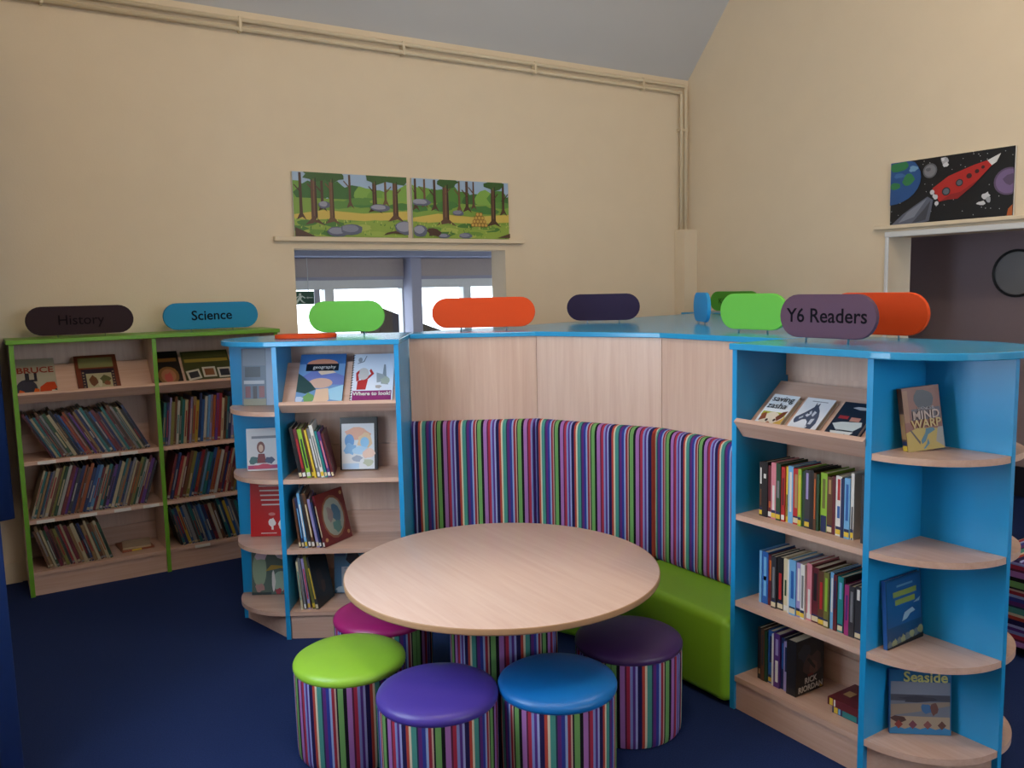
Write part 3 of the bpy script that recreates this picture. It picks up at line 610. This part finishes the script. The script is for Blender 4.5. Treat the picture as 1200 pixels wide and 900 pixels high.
face_book(FR, .218, gn, gz, .100, .152, .016, 'white', gl, 'white paperback with a dark line drawing of a horse head',
  [('#D9DEE8', R(0, 0, 1, 1)), ('#8A8F9C', R(.25, .90, .8, .92)), ('#4A5268', [(.10, .32), (.06, .38), (.07, .45), (.14, .50), (.28, .60), (.40, .71), (.45, .76), (.45, .89), (.51, .81), (.58, .88), (.60, .77), (.72, .67), (.82, .52), (.87, .34), (.82, .18), (.68, .08), (.60, .11), (.61, .24), (.55, .36), (.45, .42), (.34, .40), (.24, .33), (.16, .29)]),
   ('#C2C8D6', [(.34, .52), (.46, .66), (.52, .58), (.44, .48)]), ('#C2C8D6', [(.56, .66), (.66, .62), (.62, .5), (.55, .54)]), ('#C2C8D6', [(.62, .44), (.74, .46), (.72, .3), (.62, .3)]), ('#1E2230', E(.42, .58, .03, .02, 8)), ('#C2C8D6', [(.20, .44), (.30, .5), (.32, .46), (.22, .4)]), ('#C2C8D6', [(.56, .26), (.66, .24), (.62, .16)])])
face_book(FR, .352, gn, gz, .105, .152, .016, 'navy', gl, 'dark navy paperback with a pale ship-like shape on its cover',
  [('#1C2638', R(0, 0, 1, 1)), ('#A9B0BA', [(.35, .86), (.6, .82), (.95, .84), (.9, .90), (.5, .90)]), ('#8E2C34', R(.12, .56, .42, .64)), ('#B07F74', R(.5, .52, .8, .62)), ('#B9C4C8', [(.06, .42), (.3, .48), (.9, .52), (.96, .42), (.8, .28), (.3, .26)]), ('#D3D8DA', [(.14, .24), (.84, .26), (.72, .10), (.62, .2), (.52, .04), (.4, .16), (.28, .06)]), ('#1C2638', R(.1, .27, .86, .285))])
BL = [('navy', .11, .16), ('yellow', .03, .11)]
random.seed(4)
def rrow(z, lst, where, group, u0=.062, n0=.05):
    x = u0
    for (c, t, h, bands, stick) in lst:
        n = n0+random.uniform(-.004, .006)
        st = {'y': BL, 'w': [('white', .03, .12)], 'c': [('navy', .12, .15), ('cream', .03, .12)], 'b': [('navy', 0, .28)], '': None}[stick]
        spine_book(FR, x, n, z, t, .128, h, c, 0, (f'{c} paperback, {bands[-1][0]} spine title ' if bands else f'plain {c} paperback ')+{'y': 'and yellow sticker ', 'w': 'and white sticker ', 'c': 'and cream sticker ', 'b': 'and navy foot ', '': ''}[stick]+where, group, st, [(b_, a, e) for b_, a, e in bands] or None, parts=True)
        x += t+.0008
    return x
rrow(SHZ[0], [('black', .012, .172, [('white', .6, .9), ('brown', .2, .5)], 'y'), ('black', .020, .176, [('white', .7, .78)], ''), ('maroon', .013, .166, [('orange', .2, .32)], 'w'), ('pink', .018, .178, [('white', .15, .6)], 'y'), ('dark green', .017, .178, [('grey', .4, .7)], 'y'), ('red', .013, .170, [('maroon', .3, .8)], 'w'),
  ('yellow', .008, .172, [('black', .1, .5)], ''), ('sky blue', .018, .176, [('white', .2, .9)], ''), ('red', .021, .172, [('tan', .3, .9)], 'c'), ('lime', .012, .174, [('yellow', .2, .9)], 'y'), ('dark green', .010, .170, [], ''), ('charcoal', .018, .176, [('lilac', .5, .95)], 'y'), ('black', .013, .178, [], ''), ('brown', .009, .172, [('orange', .2, .9)], ''), ('dark green', .008, .170, [], ''),
  ('lime', .022, .176, [('olive', .4, .9)], 'b'), ('brown', .018, .168, [('tan', .7, .95)], 'c'), ('maroon', .010, .172, [], ''), ('white', .020, .176, [('red', .6, .95), ('blue', .3, .5)], 'y'), ('navy', .010, .172, [], ''), ('sky blue', .018, .176, [('blue', .3, .9)], 'y'), ('white', .010, .192, [('charcoal', 0, .5)], 'y')],
  'under the sloping display board', 'paperbacks under the sloping display board')
spine_book(FR, .424, .046, SHZ[0], .034, .132, .196, 'charcoal', 0, 'thick charcoal hardback closing the row under the display board', None, None, None, parts=True)
rrow(SHZ[1], [('sky blue', .009, .170, [], ''), ('blue', .024, .170, [('sky blue', .15, .9), ('white', .45, .53)], ''), ('maroon', .017, .164, [('orange', .5, .9)], ''), ('charcoal', .019, .166, [('grey', .2, .8)], 'c'), ('black', .023, .168, [('red', .2, .7)], 'c'), ('cream', .015, .170, [('dark green', .3, .6)], 'w'), ('white', .008, .168, [], ''), ('sky blue', .024, .174, [('blue', .3, .8)], 'c'),
  ('lilac', .017, .170, [('white', .3, .9)], 'y'), ('white', .015, .170, [('grey', .2, .8)], 'y'), ('pink', .018, .176, [('white', .1, .55)], 'w'), ('maroon', .025, .170, [('black', .4, .9)], 'c'), ('brown', .020, .166, [('red', .3, .8)], 'y'), ('olive', .017, .168, [('lime', .3, .9)], 'c'), ('sky blue', .012, .172, [('white', .3, .9)], ''), ('maroon', .012, .168, [('navy', .4, .9)], ''), ('teal', .018, .166, [('sky blue', .6, .9)], 'c'), ('black', .006, .166, [], ''),
  ('magenta', .014, .150, [('purple', .3, .8)], ''), ('charcoal', .018, .150, [('grey', .3, .9)], ''), ('charcoal', .020, .154, [('white', .75, .95)], 'c')],
  'on the second lowest shelf', 'paperbacks on the second lowest shelf')
xe = rrow(SHZ[2], [('black', .014, .172, [('tan', .1, .2)], ''), ('brown', .013, .17, [('charcoal', .3, .9)], ''), ('dark green', .010, .168, [], ''), ('blue', .019, .174, [('navy', .4, .9)], 'y'), ('white', .007, .17, [], ''), ('purple', .024, .176, [('white', .1, .5), ('lilac', .6, .9)], ''), ('navy', .012, .168, [('blue', .4, .9)], ''), ('lilac', .015, .160, [('navy', .4, .9)], '')],
  'beside the thick black book', 'paperbacks on the lowest shelf')
o = spine_book(FR, xe, .042, SHZ[2], .036, .132, .176, 'black', 0, 'thick black hardback with author name Rick Riordan and cover facing sideways', None, None, None, parts=True)
side_art(o, [('#17181C', R(0, 0, 1, 1)), ('#2A3540', BLOB(.3, .75, .22, .16)), ('#4A3A34', BLOB(.6, .5, .3, .22)), ('#6A4A3E', BLOB(.62, .42, .2, .13)), ('#121216', [(.38, .62), (.46, .64), (.70, .44), (.66, .40), (.50, .52)]), ('#7A2A26', R(.42, .30, .62, .34)), ('#C9A24C', R(.86, .02, .97, .07))], .132, .176, .036)
for s, zz in (('RICK', .042), ('RIORDAN', .018)):
    tt = text(o, s, .026, cmat('white'), (.0375+.0022, .066, zz), rot=(PI2, 0, PI2), name='cover_title', bold=.0005)
flat_book(FR, .338, .058, SHZ[2], .116, .125, .022, 'navy', 'dark blue book lying flat at the bottom of the pair on the lowest shelf', 0, [('yellow', .05, .16), ('sky blue', .18, .24), ('white', .8, .92), ('teal', .3, .7)])
flat_book(FR, .326, .052, SHZ[2]+.0227, .125, .13, .024, 'maroon', 'maroon book lying on top of the dark blue book', 0, [('yellow', .05, .14), ('white', .17, .21)], 'tan')
# rounded end shelves of the right bookcase
FW = Fr(0, 0, 0)
face_book(FW, 2.142, 1.292, QZ[0], .113, .172, .020, 'brown', 7, 'orange and brown paperback titled MIND WARP on the rounded end shelf',
  [('#7A3E22', R(0, 0, 1, 1)), ('#2A242C', BLOB(.55, .80, .28, .16, 12, .15)), ('#8C5A30', R(0, .46, .14, .96)), ('#4A3A40', R(.2, .48, .98, .66)), ('#A88E2E', [(0, 0), (1, 0), (1, .30), (.7, .34), (.3, .36), (0, .3)]), ('#8C867C', [(.78, .12), (1, .02), (1, .34), (.86, .34)]), ('#2E6476', [(.40, .10), (.50, .14), (.58, .24), (.78, .30), (.74, .34), (.54, .34), (.50, .26), (.38, .16)]), ('#2E6476', [(.56, .18), (.60, .10), (.46, .02), (.42, .03), (.52, .1)]), ('#3A2A1C', [(.10, .34), (.14, .34), (.36, .14), (.34, .10)])],
  [('SPENCER', .0125, '#A39A9C', .58, .655), ('MIND', .032, '#B59C90', .57, .55, .0006), ('WARP', .032, '#C2A468', .55, .415, .0006)], turn=-20.8, spine_label=[('yellow', .02, .1), ('navy', .11, .17), ('tan', .2, .6)], roll=-4)
face_book(FW, 2.130, 1.325, QZ[2], .168, .192, .012, 'blue', 4, 'blue hardback with yellow title leaning on the side panel',
  [('#16406A', R(0, 0, 1, 1)), ('#1A4F84', R(.03, .3, .97, .97)), ('#7F8E3A', R(.2, .72, .85, .80)), ('#7F8E3A', R(.25, .60, .8, .68)), ('#5C86A2', R(.3, .86, .75, .89)), ('#86A2B4', [(.42, .34), (.5, .46), (.72, .5), (.8, .44), (.66, .42), (.56, .36)]), ('#86A2B4', [(.75, .56), (.95, .62), (.92, .56)])]
  + [('#8A8F6A' if k % 2 else '#5C6A70', BLOB(.08+.12*k, .05+.012*k, .07, .06)) for k in range(8)] + [('#0E1418', [(0, 0), (1, 0), (1, .07), (0, .02)])], turn=0)
face_book(FW, 2.150, 1.277, QZ[3], .165, .182, .010, 'blue', 4, 'book titled Seaside with a beach photo on the lowest rounded shelf',
  [('#23618F', R(0, 0, 1, 1)), ('#6E7482', R(.02, .14, .98, .82)), ('#7A8090', R(.02, .62, .98, .82)), ('#4A4C58', R(.02, .52, .98, .62)), ('#8A7C70', [(.02, .28), (.5, .36), (.98, .46), (.98, .52), (.02, .46)]), ('#3E3E48', BLOB(.5, .55, .3, .05)), ('#3F6690', BLOB(.6, .40, .09, .09)), ('#6A4A44', BLOB(.72, .40, .06, .09)), ('#9A8A78', R(.02, .08, .98, .28)), ('#4A3434', BLOB(.15, .24, .12, .05)), ('#2E74A6', [(0, 0), (1, 0), (1, .08), (.87, .12), (.75, .08), (.62, .12), (.5, .08), (.37, .12), (.25, .08), (.12, .12), (0, .08)])]
  + [(c, [(x, .08), (x+.07, .15), (x, .22), (x-.07, .15)]) for x, c in ((.15, '#7A3434'), (.38, '#6A3A4A'), (.62, '#7A4A4A'), (.85, '#5A3A34'))], [('Seaside', .040, '#B5B470', .58, .895, .0008)], turn=-39.6)

# ------------------------------------------------------------------ corner bench (pod)
A = FL.p(.484, .346, 0); B = Vector((2.022, 2.968, 0)); Cc = Vector((2.262, 2.447, 0)); Dd = Vector((2.270, 1.8365, 0))
PL = [A, B, Cc, Dd]
def inward(p, q): d = (q-p).normalized(); return Vector((d.y, -d.x, 0))
def offset(off):
    ns = [inward(PL[i], PL[i+1]) for i in range(3)]; out = [A+ns[0]*off]
    for i in (1, 2):
        m = (ns[i-1]+ns[i]).normalized(); out.append(PL[i]+m*(off/m.dot(ns[i])))
    out.append(Dd+ns[2]*off); return out
bench = empty('corner_bench', (1.9, 2.6, 0)); tag(bench, 'faceted corner bench with striped backrest and lime green seat', 'bench')
def inb(p): return (p.x-1.9, p.y-2.6)
P0, Pm, P1 = offset(0), offset(-.018), offset(.055)
S1 = offset(.300); S0 = offset(.004)
acc = .06
for i in range(3):
    g0 = (P0[i+1]-P0[i]).normalized()*.0010
    MB().prism([inb(P0[i]+g0), inb(P0[i+1]-g0), inb(Pm[i+1]-g0), inb(Pm[i]+g0)], .02, 1.18).build('back_panel', M_BEV, bench)
    # cushion with a rounded top front edge and tucked vertical seams
    a0, a1, f0, f1 = P0[i], P0[i+1], P1[i], P1[i+1]
    n_ = inward(a0, a1); Lf = (f1-f0).length; L0 = (a1-a0).length
    prof = [(0, .302), (.046, .302), (.053, .31), (.055, .33), (.055, .775), (.053, .795), (.046, .811), (.034, .820), (.018, .823), (0, .823)]
    NS = 44; vs = []; fs = []; uvs = []
    for j in range(NS+1):
        t = j/NS; e = min(t, 1-t)*Lf; tuck = 1-.30*max(0, 1-e/.014)**2
        for (d, z) in prof:
            k = d/.055; pa = a0.lerp(a1, t); pf = f0.lerp(f1, t); p = pa.lerp(pf, k*tuck if k > .3 else k)
            vs.append((p.x-1.9, p.y-2.6, z))
    npf = len(prof)
    for j in range(NS):
        for k in range(npf-1):
            fs.append((j*npf+k, (j+1)*npf+k, (j+1)*npf+k+1, j*npf+k+1)); q0, q1 = acc+Lf*j/NS, acc+Lf*(j+1)/NS
            uvs.append([(q0, prof[k][1]), (q1, prof[k][1]), (q1, prof[k+1][1]), (q0, prof[k+1][1])])
    for j, q in ((0, acc), (NS, acc+Lf)):
        f = tuple(j*npf+k for k in range(npf)); fs.append(f if j else f[::-1]); uvs.append([(.0155, 0)]*npf)
    MB().add(vs, fs, 0, uvs).build('backrest', M_STR, bench, smooth=True, autosmooth=True)
    acc += Lf
    MB().prism([inb(S0[i]), inb(S0[i+1]), inb(S1[i+1]), inb(S1[i])], .012, .300).build('seat', M_VGREEN, bench, bevel=.03, smooth=True)
# worktop over the bench
def pxy(p): return (p.x, p.y)
F0 = offset(.014); F0[0] = FL.p(.4885, .332, 0)
wt = [pxy(p) for p in F0[:3]]+[(2.256, 1.8445)]+[(2.50, 1.8445), (3.02, 2.62), (3.75, 3.42), (3.98, 3.92), (3.50, 3.80), (2.92, 3.68), (2.14, 3.44), pxy(FL.p(.4885, .512, 0))]
wk = empty('worktop', (2.4, 3.0, 0)); tag(wk, 'blue worktop behind the striped bench carrying orange and purple signs', 'worktop')
MB().prism([(x-2.4, y-3.0) for x, y in wt], 1.18, 1.20).build('top', M_BLUETOP, wk, bevel=.003)
ob_ = [(2.47, 1.87), (2.98, 2.64), (3.70, 3.43), (3.90, 3.86), (3.50, 3.76), (2.93, 3.645), (2.15, 3.40), pxy(FL.p(.50, .50, 0))]
for i in range(len(ob_)-1):
    p, q = Vector(ob_[i]), Vector(ob_[i+1]); d = (q-p).normalized(); nn = Vector((-d.y, d.x))*.018
    MB().prism([(v.x-2.4, v.y-3.0) for v in (p+d*.001, q-d*.02, q-d*.02+nn, p+d*.001+nn)], 0, 1.18).build('rear_panel', M_BEV, wk)
# low bookcase by the right wall
lb = empty('bookcase', (4.44, 4.0, 0)); tag(lb, 'low blue-topped bookcase against the right wall behind the worktop', 'bookcase')
MB().box(-.14, .155, -.40, .45, 1.165, 1.185).build('top', M_BLUE, lb, bevel=.003)
for y in (-.385, .025, .425): MB().box(-.12, .15, y-.009, y+.009, 0, 1.165).build('side_panel', M_BLUE, lb)
MB().box(.135, .15, -.376, .416, 0, 1.165).build('back_panel', M_BEV, lb)
for y0, y1 in ((-.376, .016), (.034, .416)):
    for z in (.115, .4, .68, .93): MB().box(-.12, .135, y0, y1, z-T, z).build('shelf', M_BEH, lb)

# ------------------------------------------------------------------ table
tb = empty('round_table', (1.365, 2.222, 0)); tag(tb, 'low round beech table on a striped drum base', 'table')
MB().lathe([(0, .475), (.488, .475), (.499, .480), (.5, .485), (.5, .497), (.496, .500), (0, .500)], 96).build('tabletop', [M_TABLE], tb, smooth=True, autosmooth=True)
e_ = MB().lathe([(.5003, .4805), (.5007, .484), (.5007, .4965), (.5003, .4985)], 96).build('edge_band', M_EDGE, tb, smooth=True)
MB().lathe([(.17, 0.004), (.175, .012), (.175, .474)], 64, uvr=.175).build('drum_base', M_STR, tb, smooth=True, autosmooth=True)

# ------------------------------------------------------------------ stools
def stool(x, y, rz, cm, label):
    r = empty('stool', (x, y, 0), rz); tag(r, label, 'stool', 'round striped stools')
    MB().lathe([(.158, .003), (.163, .010), (.165, .03), (.1665, .14), (.167, .262), (.166, .272)], 64, uvr=.167).build('drum', M_STR, r, smooth=True, autosmooth=True)
    MB().lathe([(.166, .266), (.1685, .272), (.1685, .280), (.165, .288), (.152, .296), (.12, .303), (.07, .308), (0, .310)], 64).build('seat_cushion', cm, r, smooth=True)
    return r
def vinyl(n, c): return flat(n, c, .38, noise=.04, nscale=15, bump=.06, bscale=500)
stool(.878, 2.325, 0, vinyl('lime_stool_vinyl', '#93C43A'), 'striped drum stool with a lime green cushion')
stool(.997, 1.980, 1.1, vinyl('violet_stool_vinyl', '#4B3A9C'), 'striped drum stool with a violet cushion')
stool(1.305, 1.842, 2.3, vinyl('blue_stool_vinyl', '#0F6CB8'), 'striped drum stool with a bright blue cushion')
stool(1.655, 1.945, 3.7, vinyl('plum_stool_vinyl', '#452A5E'), 'striped drum stool with a dark plum cushion beside the green seat')
stool(1.102, 2.582, 5.0, vinyl('magenta_stool_vinyl', '#A01E68'), 'striped drum stool with a magenta cushion tucked under the table')

# ------------------------------------------------------------------ capsule signs
def capsule(wd, h, t, name='sign_panel'):
    r = h/2; pts = []
    for k in range(13): a = PI2+PI*k/12; pts.append((-wd/2+r+r*math.cos(a), r+r*math.sin(a)))
    for k in range(13): a = -PI2+PI*k/12; pts.append((wd/2-r+r*math.cos(a), r+r*math.sin(a)))
    n = len(pts); vs = [(x, -t/2, z) for x, z in pts]+[(x, t/2, z) for x, z in pts]
    return MB().add(vs, [tuple(range(n)), tuple(range(n, 2*n))[::-1]]+[(i, (i+1)%n, n+(i+1)%n, n+i) for i in range(n)])
PIN = MB().lathe([(.003, 0), (.003, .03)], 8).mesh('pin', M_METAL, True)
def sign(x, y, zb, wd, rzdeg, cm, label, s=None, size=.06, tc='black', h=.135, gap=.0115, tx=0, bold=0):
    o = empty('shelf_sign', (x, y, zb), math.radians(rzdeg)); tag(o, label, 'sign')
    p = capsule(wd, h, .016).build('sign_panel', cm, o, bevel=.0025); p.location.z = gap
    for sx in (-1, 1): link('pin', PIN, o, loc=(sx*wd*.22, 0, 0))
    if s: letters(o, text(o, s, size, flat('sign_ink_'+tc.strip('#'), CN.get(tc, tc), .85, .08, noise=0), (tx, -.0085, gap+h*.5), name='lettering', bold=bold))
    return o
S = lambda n, c: flat(n, c, .6, .22, noise=.02)
M_SG, M_SO, M_SP, M_SB = S('sign_green', '#6CBF4C'), S('sign_orange', '#DB4A18'), S('sign_plum', '#5E4458'), S('sign_blue', '#2A8CC4')
sign(1.369, 3.471, 1.2, .33, -32, M_SG, 'blank green capsule sign on the blue bookcase beside the flat orange sign')
sign(1.951, 3.284, 1.2, .469, -32, M_SO, 'long blank orange capsule sign standing on the worktop')
sign(2.719, 3.376, 1.2, .372, -40, S('sign_dark_violet', '#2A2040'), 'blank dark violet capsule sign on the worktop')
sign(2.456, 2.161, 1.2, .315, -90, M_SG, 'blank green capsule sign between the blue sign and the Y6 Readers sign')
sign(2.201, 1.646, 1.2, .345, -90, M_SP, 'plum capsule sign reading Y6 Readers', 'Y6 Readers', .062, '#15121A', tx=.0, bold=.0006)
sign(2.445, 1.640, 1.2, .35, -90, M_SO, 'blank orange capsule sign standing behind the Y6 Readers sign')
sign(2.858, 2.82, 1.2, .30, 57, M_SB, 'light blue capsule sign seen nearly edge-on on the worktop')
sign(4.39, 4.03, 1.185, .43, -90, S('sign_green_shaded', '#4E9A32'), 'green capsule sign lettered KS on the low bookcase by the wall', 'K', .052, '#1D3A16', tx=-.118)  # sign green darkened, the shade on its face is put into the colour
text(bpy.data.objects['shelf_sign.007'], 'S', .052, cmat('#1D3A16'), (-.083, -.0085, .079), name='letter')
sign(.431, 4.50, 1.2, .465, 0, S('sign_brown_plum', '#2C1A22'), 'dark plum capsule sign reading History on the green-edged bookcase', 'History', .066, '#171017')
sign(1.037, 4.50, 1.2, .475, 0, S('sign_science_blue', '#2587B8'), 'blue capsule sign reading Science on the green-edged bookcase', 'Science', .068, '#0C1620', bold=.0010)
o = empty('shelf_sign', FL.p(.075, .22, 1.2), math.radians(-27)); tag(o, 'orange capsule sign lying flat on the blue bookcase', 'sign')
p = capsule(.25, .135, .016).build('sign_panel', M_SO, o, bevel=.0025); p.rotation_euler = (-PI2, 0, 0); p.location = (0, -.06, .0085)

# ------------------------------------------------------------------ painted boards
def board(name, loc, rz, W, H, items, label):
    r = empty(name, loc, rz); tag(r, label, 'painting')
    MB().box(-W/2, W/2, -.012, 0, 0, H).build('board', M_WHITE, r)
    art(r, items, W, H, -.012, 'painted_scene', M_PAINT, step=.0003)
    return r
def forest(seed, trunks, rocks, extra=()):
    random.seed(seed); it = [('#86A03E', R(0, 0, 1, .6)), ('#9DB8D6', R(0, .55, 1, 1))]
    for k in range(9): it.append((random.choice(['#4C8234', '#6C9C3E', '#356830', '#7CA848']), BLOB(k/8, .66+random.uniform(-.05, .1), .11, .16, 12, .2)))
    it.append(('#7A9E40', R(0, .2, 1, .60)))
    for k in range(7): it.append((random.choice(['#56883A', '#86A844', '#427A38']), BLOB(random.random(), random.uniform(.48, .6), .12, .06, 12, .2)))
    it.append(('#CDB658', [(0, .34), (.25, .42), (.6, .38), (1, .44), (1, .30), (.6, .26), (.3, .28), (0, .24)]))
    it.append(('#8CA844', [(0, 0), (1, 0), (1, .24), (.7, .28), (.4, .22), (0, .28)]))
    for k in range(10): it.append((random.choice(['#6A943C', '#9AB24E', '#487A34', '#A8B858']), BLOB(random.random(), random.uniform(.04, .22), .09, .045, 12, .25)))
    for (x, wd, z0, c) in trunks:
        it.append((c, [(x-wd*1.8, z0-.04), (x-wd*.6, z0+.06), (x-wd*.5, .99), (x+wd*.5, .99), (x+wd*.6, z0+.06), (x+wd*2, z0-.05), (x+wd*.4, z0)]))
    for (x, wd, z0, c) in trunks:
        if wd > .028: it.append(('#2F5A26', BLOB(x+.02, .97, .11, .10, 12, .25)))
    for (x, wd, z0, c) in trunks:
        if wd > .024:
            it.append(('#7A5A40', [(x-wd*.15, z0+.1), (x-wd*.05, .9), (x+wd*.1, .9), (x+wd*.05, z0+.1)])); it.append(('#2C1D15', [(x+wd*.28, z0+.06), (x+wd*.3, .92), (x+wd*.46, .92), (x+wd*.5, z0+.06)]))
        zb = random.uniform(.7, .85); sg = random.choice((-1, 1))
        it.append((c, [(x, zb), (x+sg*.05, zb+.10), (x+sg*.055, zb+.085), (x, zb-.03)]))
    for k in range(70):
        gx, gz_ = random.random(), random.uniform(0, .26); it.append((random.choice(['#A9BE5C', '#5E8A36', '#3F7030', '#B8C468']), [(gx, gz_), (gx+.012, gz_), (gx+.009+random.uniform(-.01, .01), gz_+.045)]))
    for (x, z, rx, rz_) in rocks: it.append(('#5C6278', BLOB(x, z, rx, rz_, 12, .10))); it.append((random.choice(['#8A8FA2', '#9498AA', '#80869C']), BLOB(x-rx*.12, z+rz_*.18, rx*.72, rz_*.68, 12, .12)))
    return it+list(extra)
br1, br2, br3 = '#4A3224', '#5C4030', '#6A4E34'
board('painting', (1.906, YB-.008, 1.702), 0, .70, .358, forest(3, [(.06, .022, .30, br1), (.17, .045, .22, br2), (.24, .02, .44, br1), (.32, .035, .24, br3), (.48, .018, .5, br2), (.70, .034, .44, br1), (.80, .018, .55, br3), (.89, .042, .30, br2)],
  [(.25, .5, .05, .06), (.74, .48, .09, .06), (.36, .08, .10, .08), (.48, .12, .10, .09), (.97, .16, .10, .12)], [('#4A3020', [(0, .14), (0, 0), (.17, 0)]), ('#4A3020', [(.76, .03), (.86, .07), (.96, .05), (.88, .11), (.8, .08)])]),
  'left painted woodland board with tree trunks on the picture rail')
logs = []
for a in range(4):
    for k in range(5-a): logs += [('#8A6428', E(.60+.028*a*.6+.035*k, .24+.062*a, .02, .036, 10)), ('#C9A850', E(.60+.028*a*.6+.035*k, .24+.062*a, .014, .026, 10))]
board('painting', (2.637, YB-.008, 1.702), 0, .69, .358, forest(9, [(.03, .02, .5, br1), (.12, .018, .55, br3), (.22, .022, .5, br1), (.33, .055, .26, br2), (.47, .018, .5, br3), (.55, .025, .5, br1), (.62, .016, .55, br2), (.83, .042, .26, br1), (.94, .022, .46, br1)],
  [(.08, .60, .1, .06), (.45, .44, .06, .05), (.06, .12, .07, .10), (.52, .05, .07, .05), (.3, .04, .06, .04)], logs+[('#4A3226', BLOB(.2, .10, .07, .07)), ('#5A4030', [(.86, .02), (1, .1), (1, .02)])]),
  'right painted woodland board with a stack of cut logs on the picture rail')
random.seed(5)
stars = [('#C9CBD2', E(random.random(), random.random(), .0035, .007, 5)) for _ in range(60)]
def P(*a): return list(a)
rk = [('#0C0D12', R(0, 0, 1, 1))]+stars+[('#24508C', E(.0, .72, .27, .40, 28)), ('#2F7A4A', BLOB(.08, .92, .1, .07)), ('#2F7A4A', BLOB(.16, .70, .05, .09)), ('#2F7A4A', BLOB(.04, .62, .05, .05)), ('#6E9AC0', BLOB(.2, .86, .04, .05)), ('#3A66A0', BLOB(.08, .78, .06, .04)),
  ('#5C5E66', E(.345, .80, .06, .115, 20)), ('#7A7C84', E(.345, .80, .048, .092, 18)), ('#5C5E66', BLOB(.33, .82, .02, .03)), ('#A9ABB4', BLOB(.47, .92, .03, .05)), ('#D0D2D8', BLOB(.475, .86, .022, .04)), ('#D0D2D8', BLOB(.45, .95, .016, .026)),
  ('#5A5F70', P((.02, 0), (.12, .16), (.24, .30), (.33, .40), (.38, .34), (.35, .02), (.3, 0))), ('#7C8292', P((.08, .02), (.16, .18), (.33, .38), (.22, .10))), ('#3E424E', P((.2, 0), (.3, .2), (.36, .34), (.32, .04))),
  ('#B02420', P((.37, .52), (.50, .68), (.70, .80), (.80, .84), (.835, .76), (.74, .58), (.60, .42), (.52, .40), (.43, .30))), ('#8E1A1A', P((.43, .30), (.52, .40), (.60, .42), (.74, .58), (.835, .76), (.70, .50), (.58, .32), (.5, .32))),
  ('#D8DADC', P((.80, .84), (.90, .92), (.87, .80), (.835, .76))), ('#C9CCD2', E(.37, .46, .02, .04, 8)), ('#C9CCD2', E(.40, .38, .02, .04, 8)), ('#C9CCD2', E(.41, .28, .018, .035, 8)), ('#C9CCD2', E(.385, .40, .012, .03, 8)),
  ('#22262E', E(.485, .45, .035, .065, 16)), ('#5C6470', E(.485, .45, .025, .048, 14)), ('#22262E', E(.59, .56, .03, .056, 16)), ('#5C6470', E(.59, .56, .021, .04, 14)), ('#3A1A1E', E(.665, .645, .022, .04, 12)), ('#3A1A1E', E(.725, .70, .018, .032, 12)), ('#3A1A1E', E(.77, .75, .014, .026, 10)),
  ('#5A4A68', E(.965, .50, .11, .20, 24)), ('#74608A', E(.965, .50, .095, .175, 24)), ('#5A4A68', BLOB(.98, .52, .05, .08)), ('#C9CCD2', BLOB(.80, .32, .03, .05)), ('#C9CCD2', BLOB(.77, .22, .035, .03)), ('#9EA2AC', BLOB(.82, .26, .02, .05)), ('#B05A2A', P((.96, 0), (1, 0), (1, .16), (.97, .10)))]
board('painting', (XR-.008, 2.659, 1.705), -PI2, .695, .354, rk, 'painted red rocket in black space with planets, on the rail above the right opening')

# ------------------------------------------------------------------ striped seat in the aisle behind the right bookcase
st = empty('bench', (3.42, 1.48, 0)); tag(st, 'horizontally striped upholstered bench in the aisle behind the right bookcase', 'bench')
b = MB(); x0, x1, y0, y1, z0, z1 = -.30, .30, -.40, .16, .03, .36
vs = [(x0,y0,z0),(x1,y0,z0),(x1,y1,z0),(x0,y1,z0),(x0,y0,z1),(x1,y0,z1),(x1,y1,z1),(x0,y1,z1)]
fs = [(0,3,2,1),(4,5,6,7),(0,1,5,4),(1,2,6,5),(2,3,7,6),(3,0,4,7)]
b.add(vs, fs, 0, [[(0, vs[i][2]+vs[i][1]*(1 if k == 1 else 0)) for i in f] for k, f in enumerate(fs)]).build('seat', M_STRH, st, bevel=.012)
for sx in (-.27, .27):
    for sy in (-.37, .13): MB().lathe([(.015, 0), (.018, .03)], 10).build('foot', M_DARK, st, loc=(sx, sy, 0))
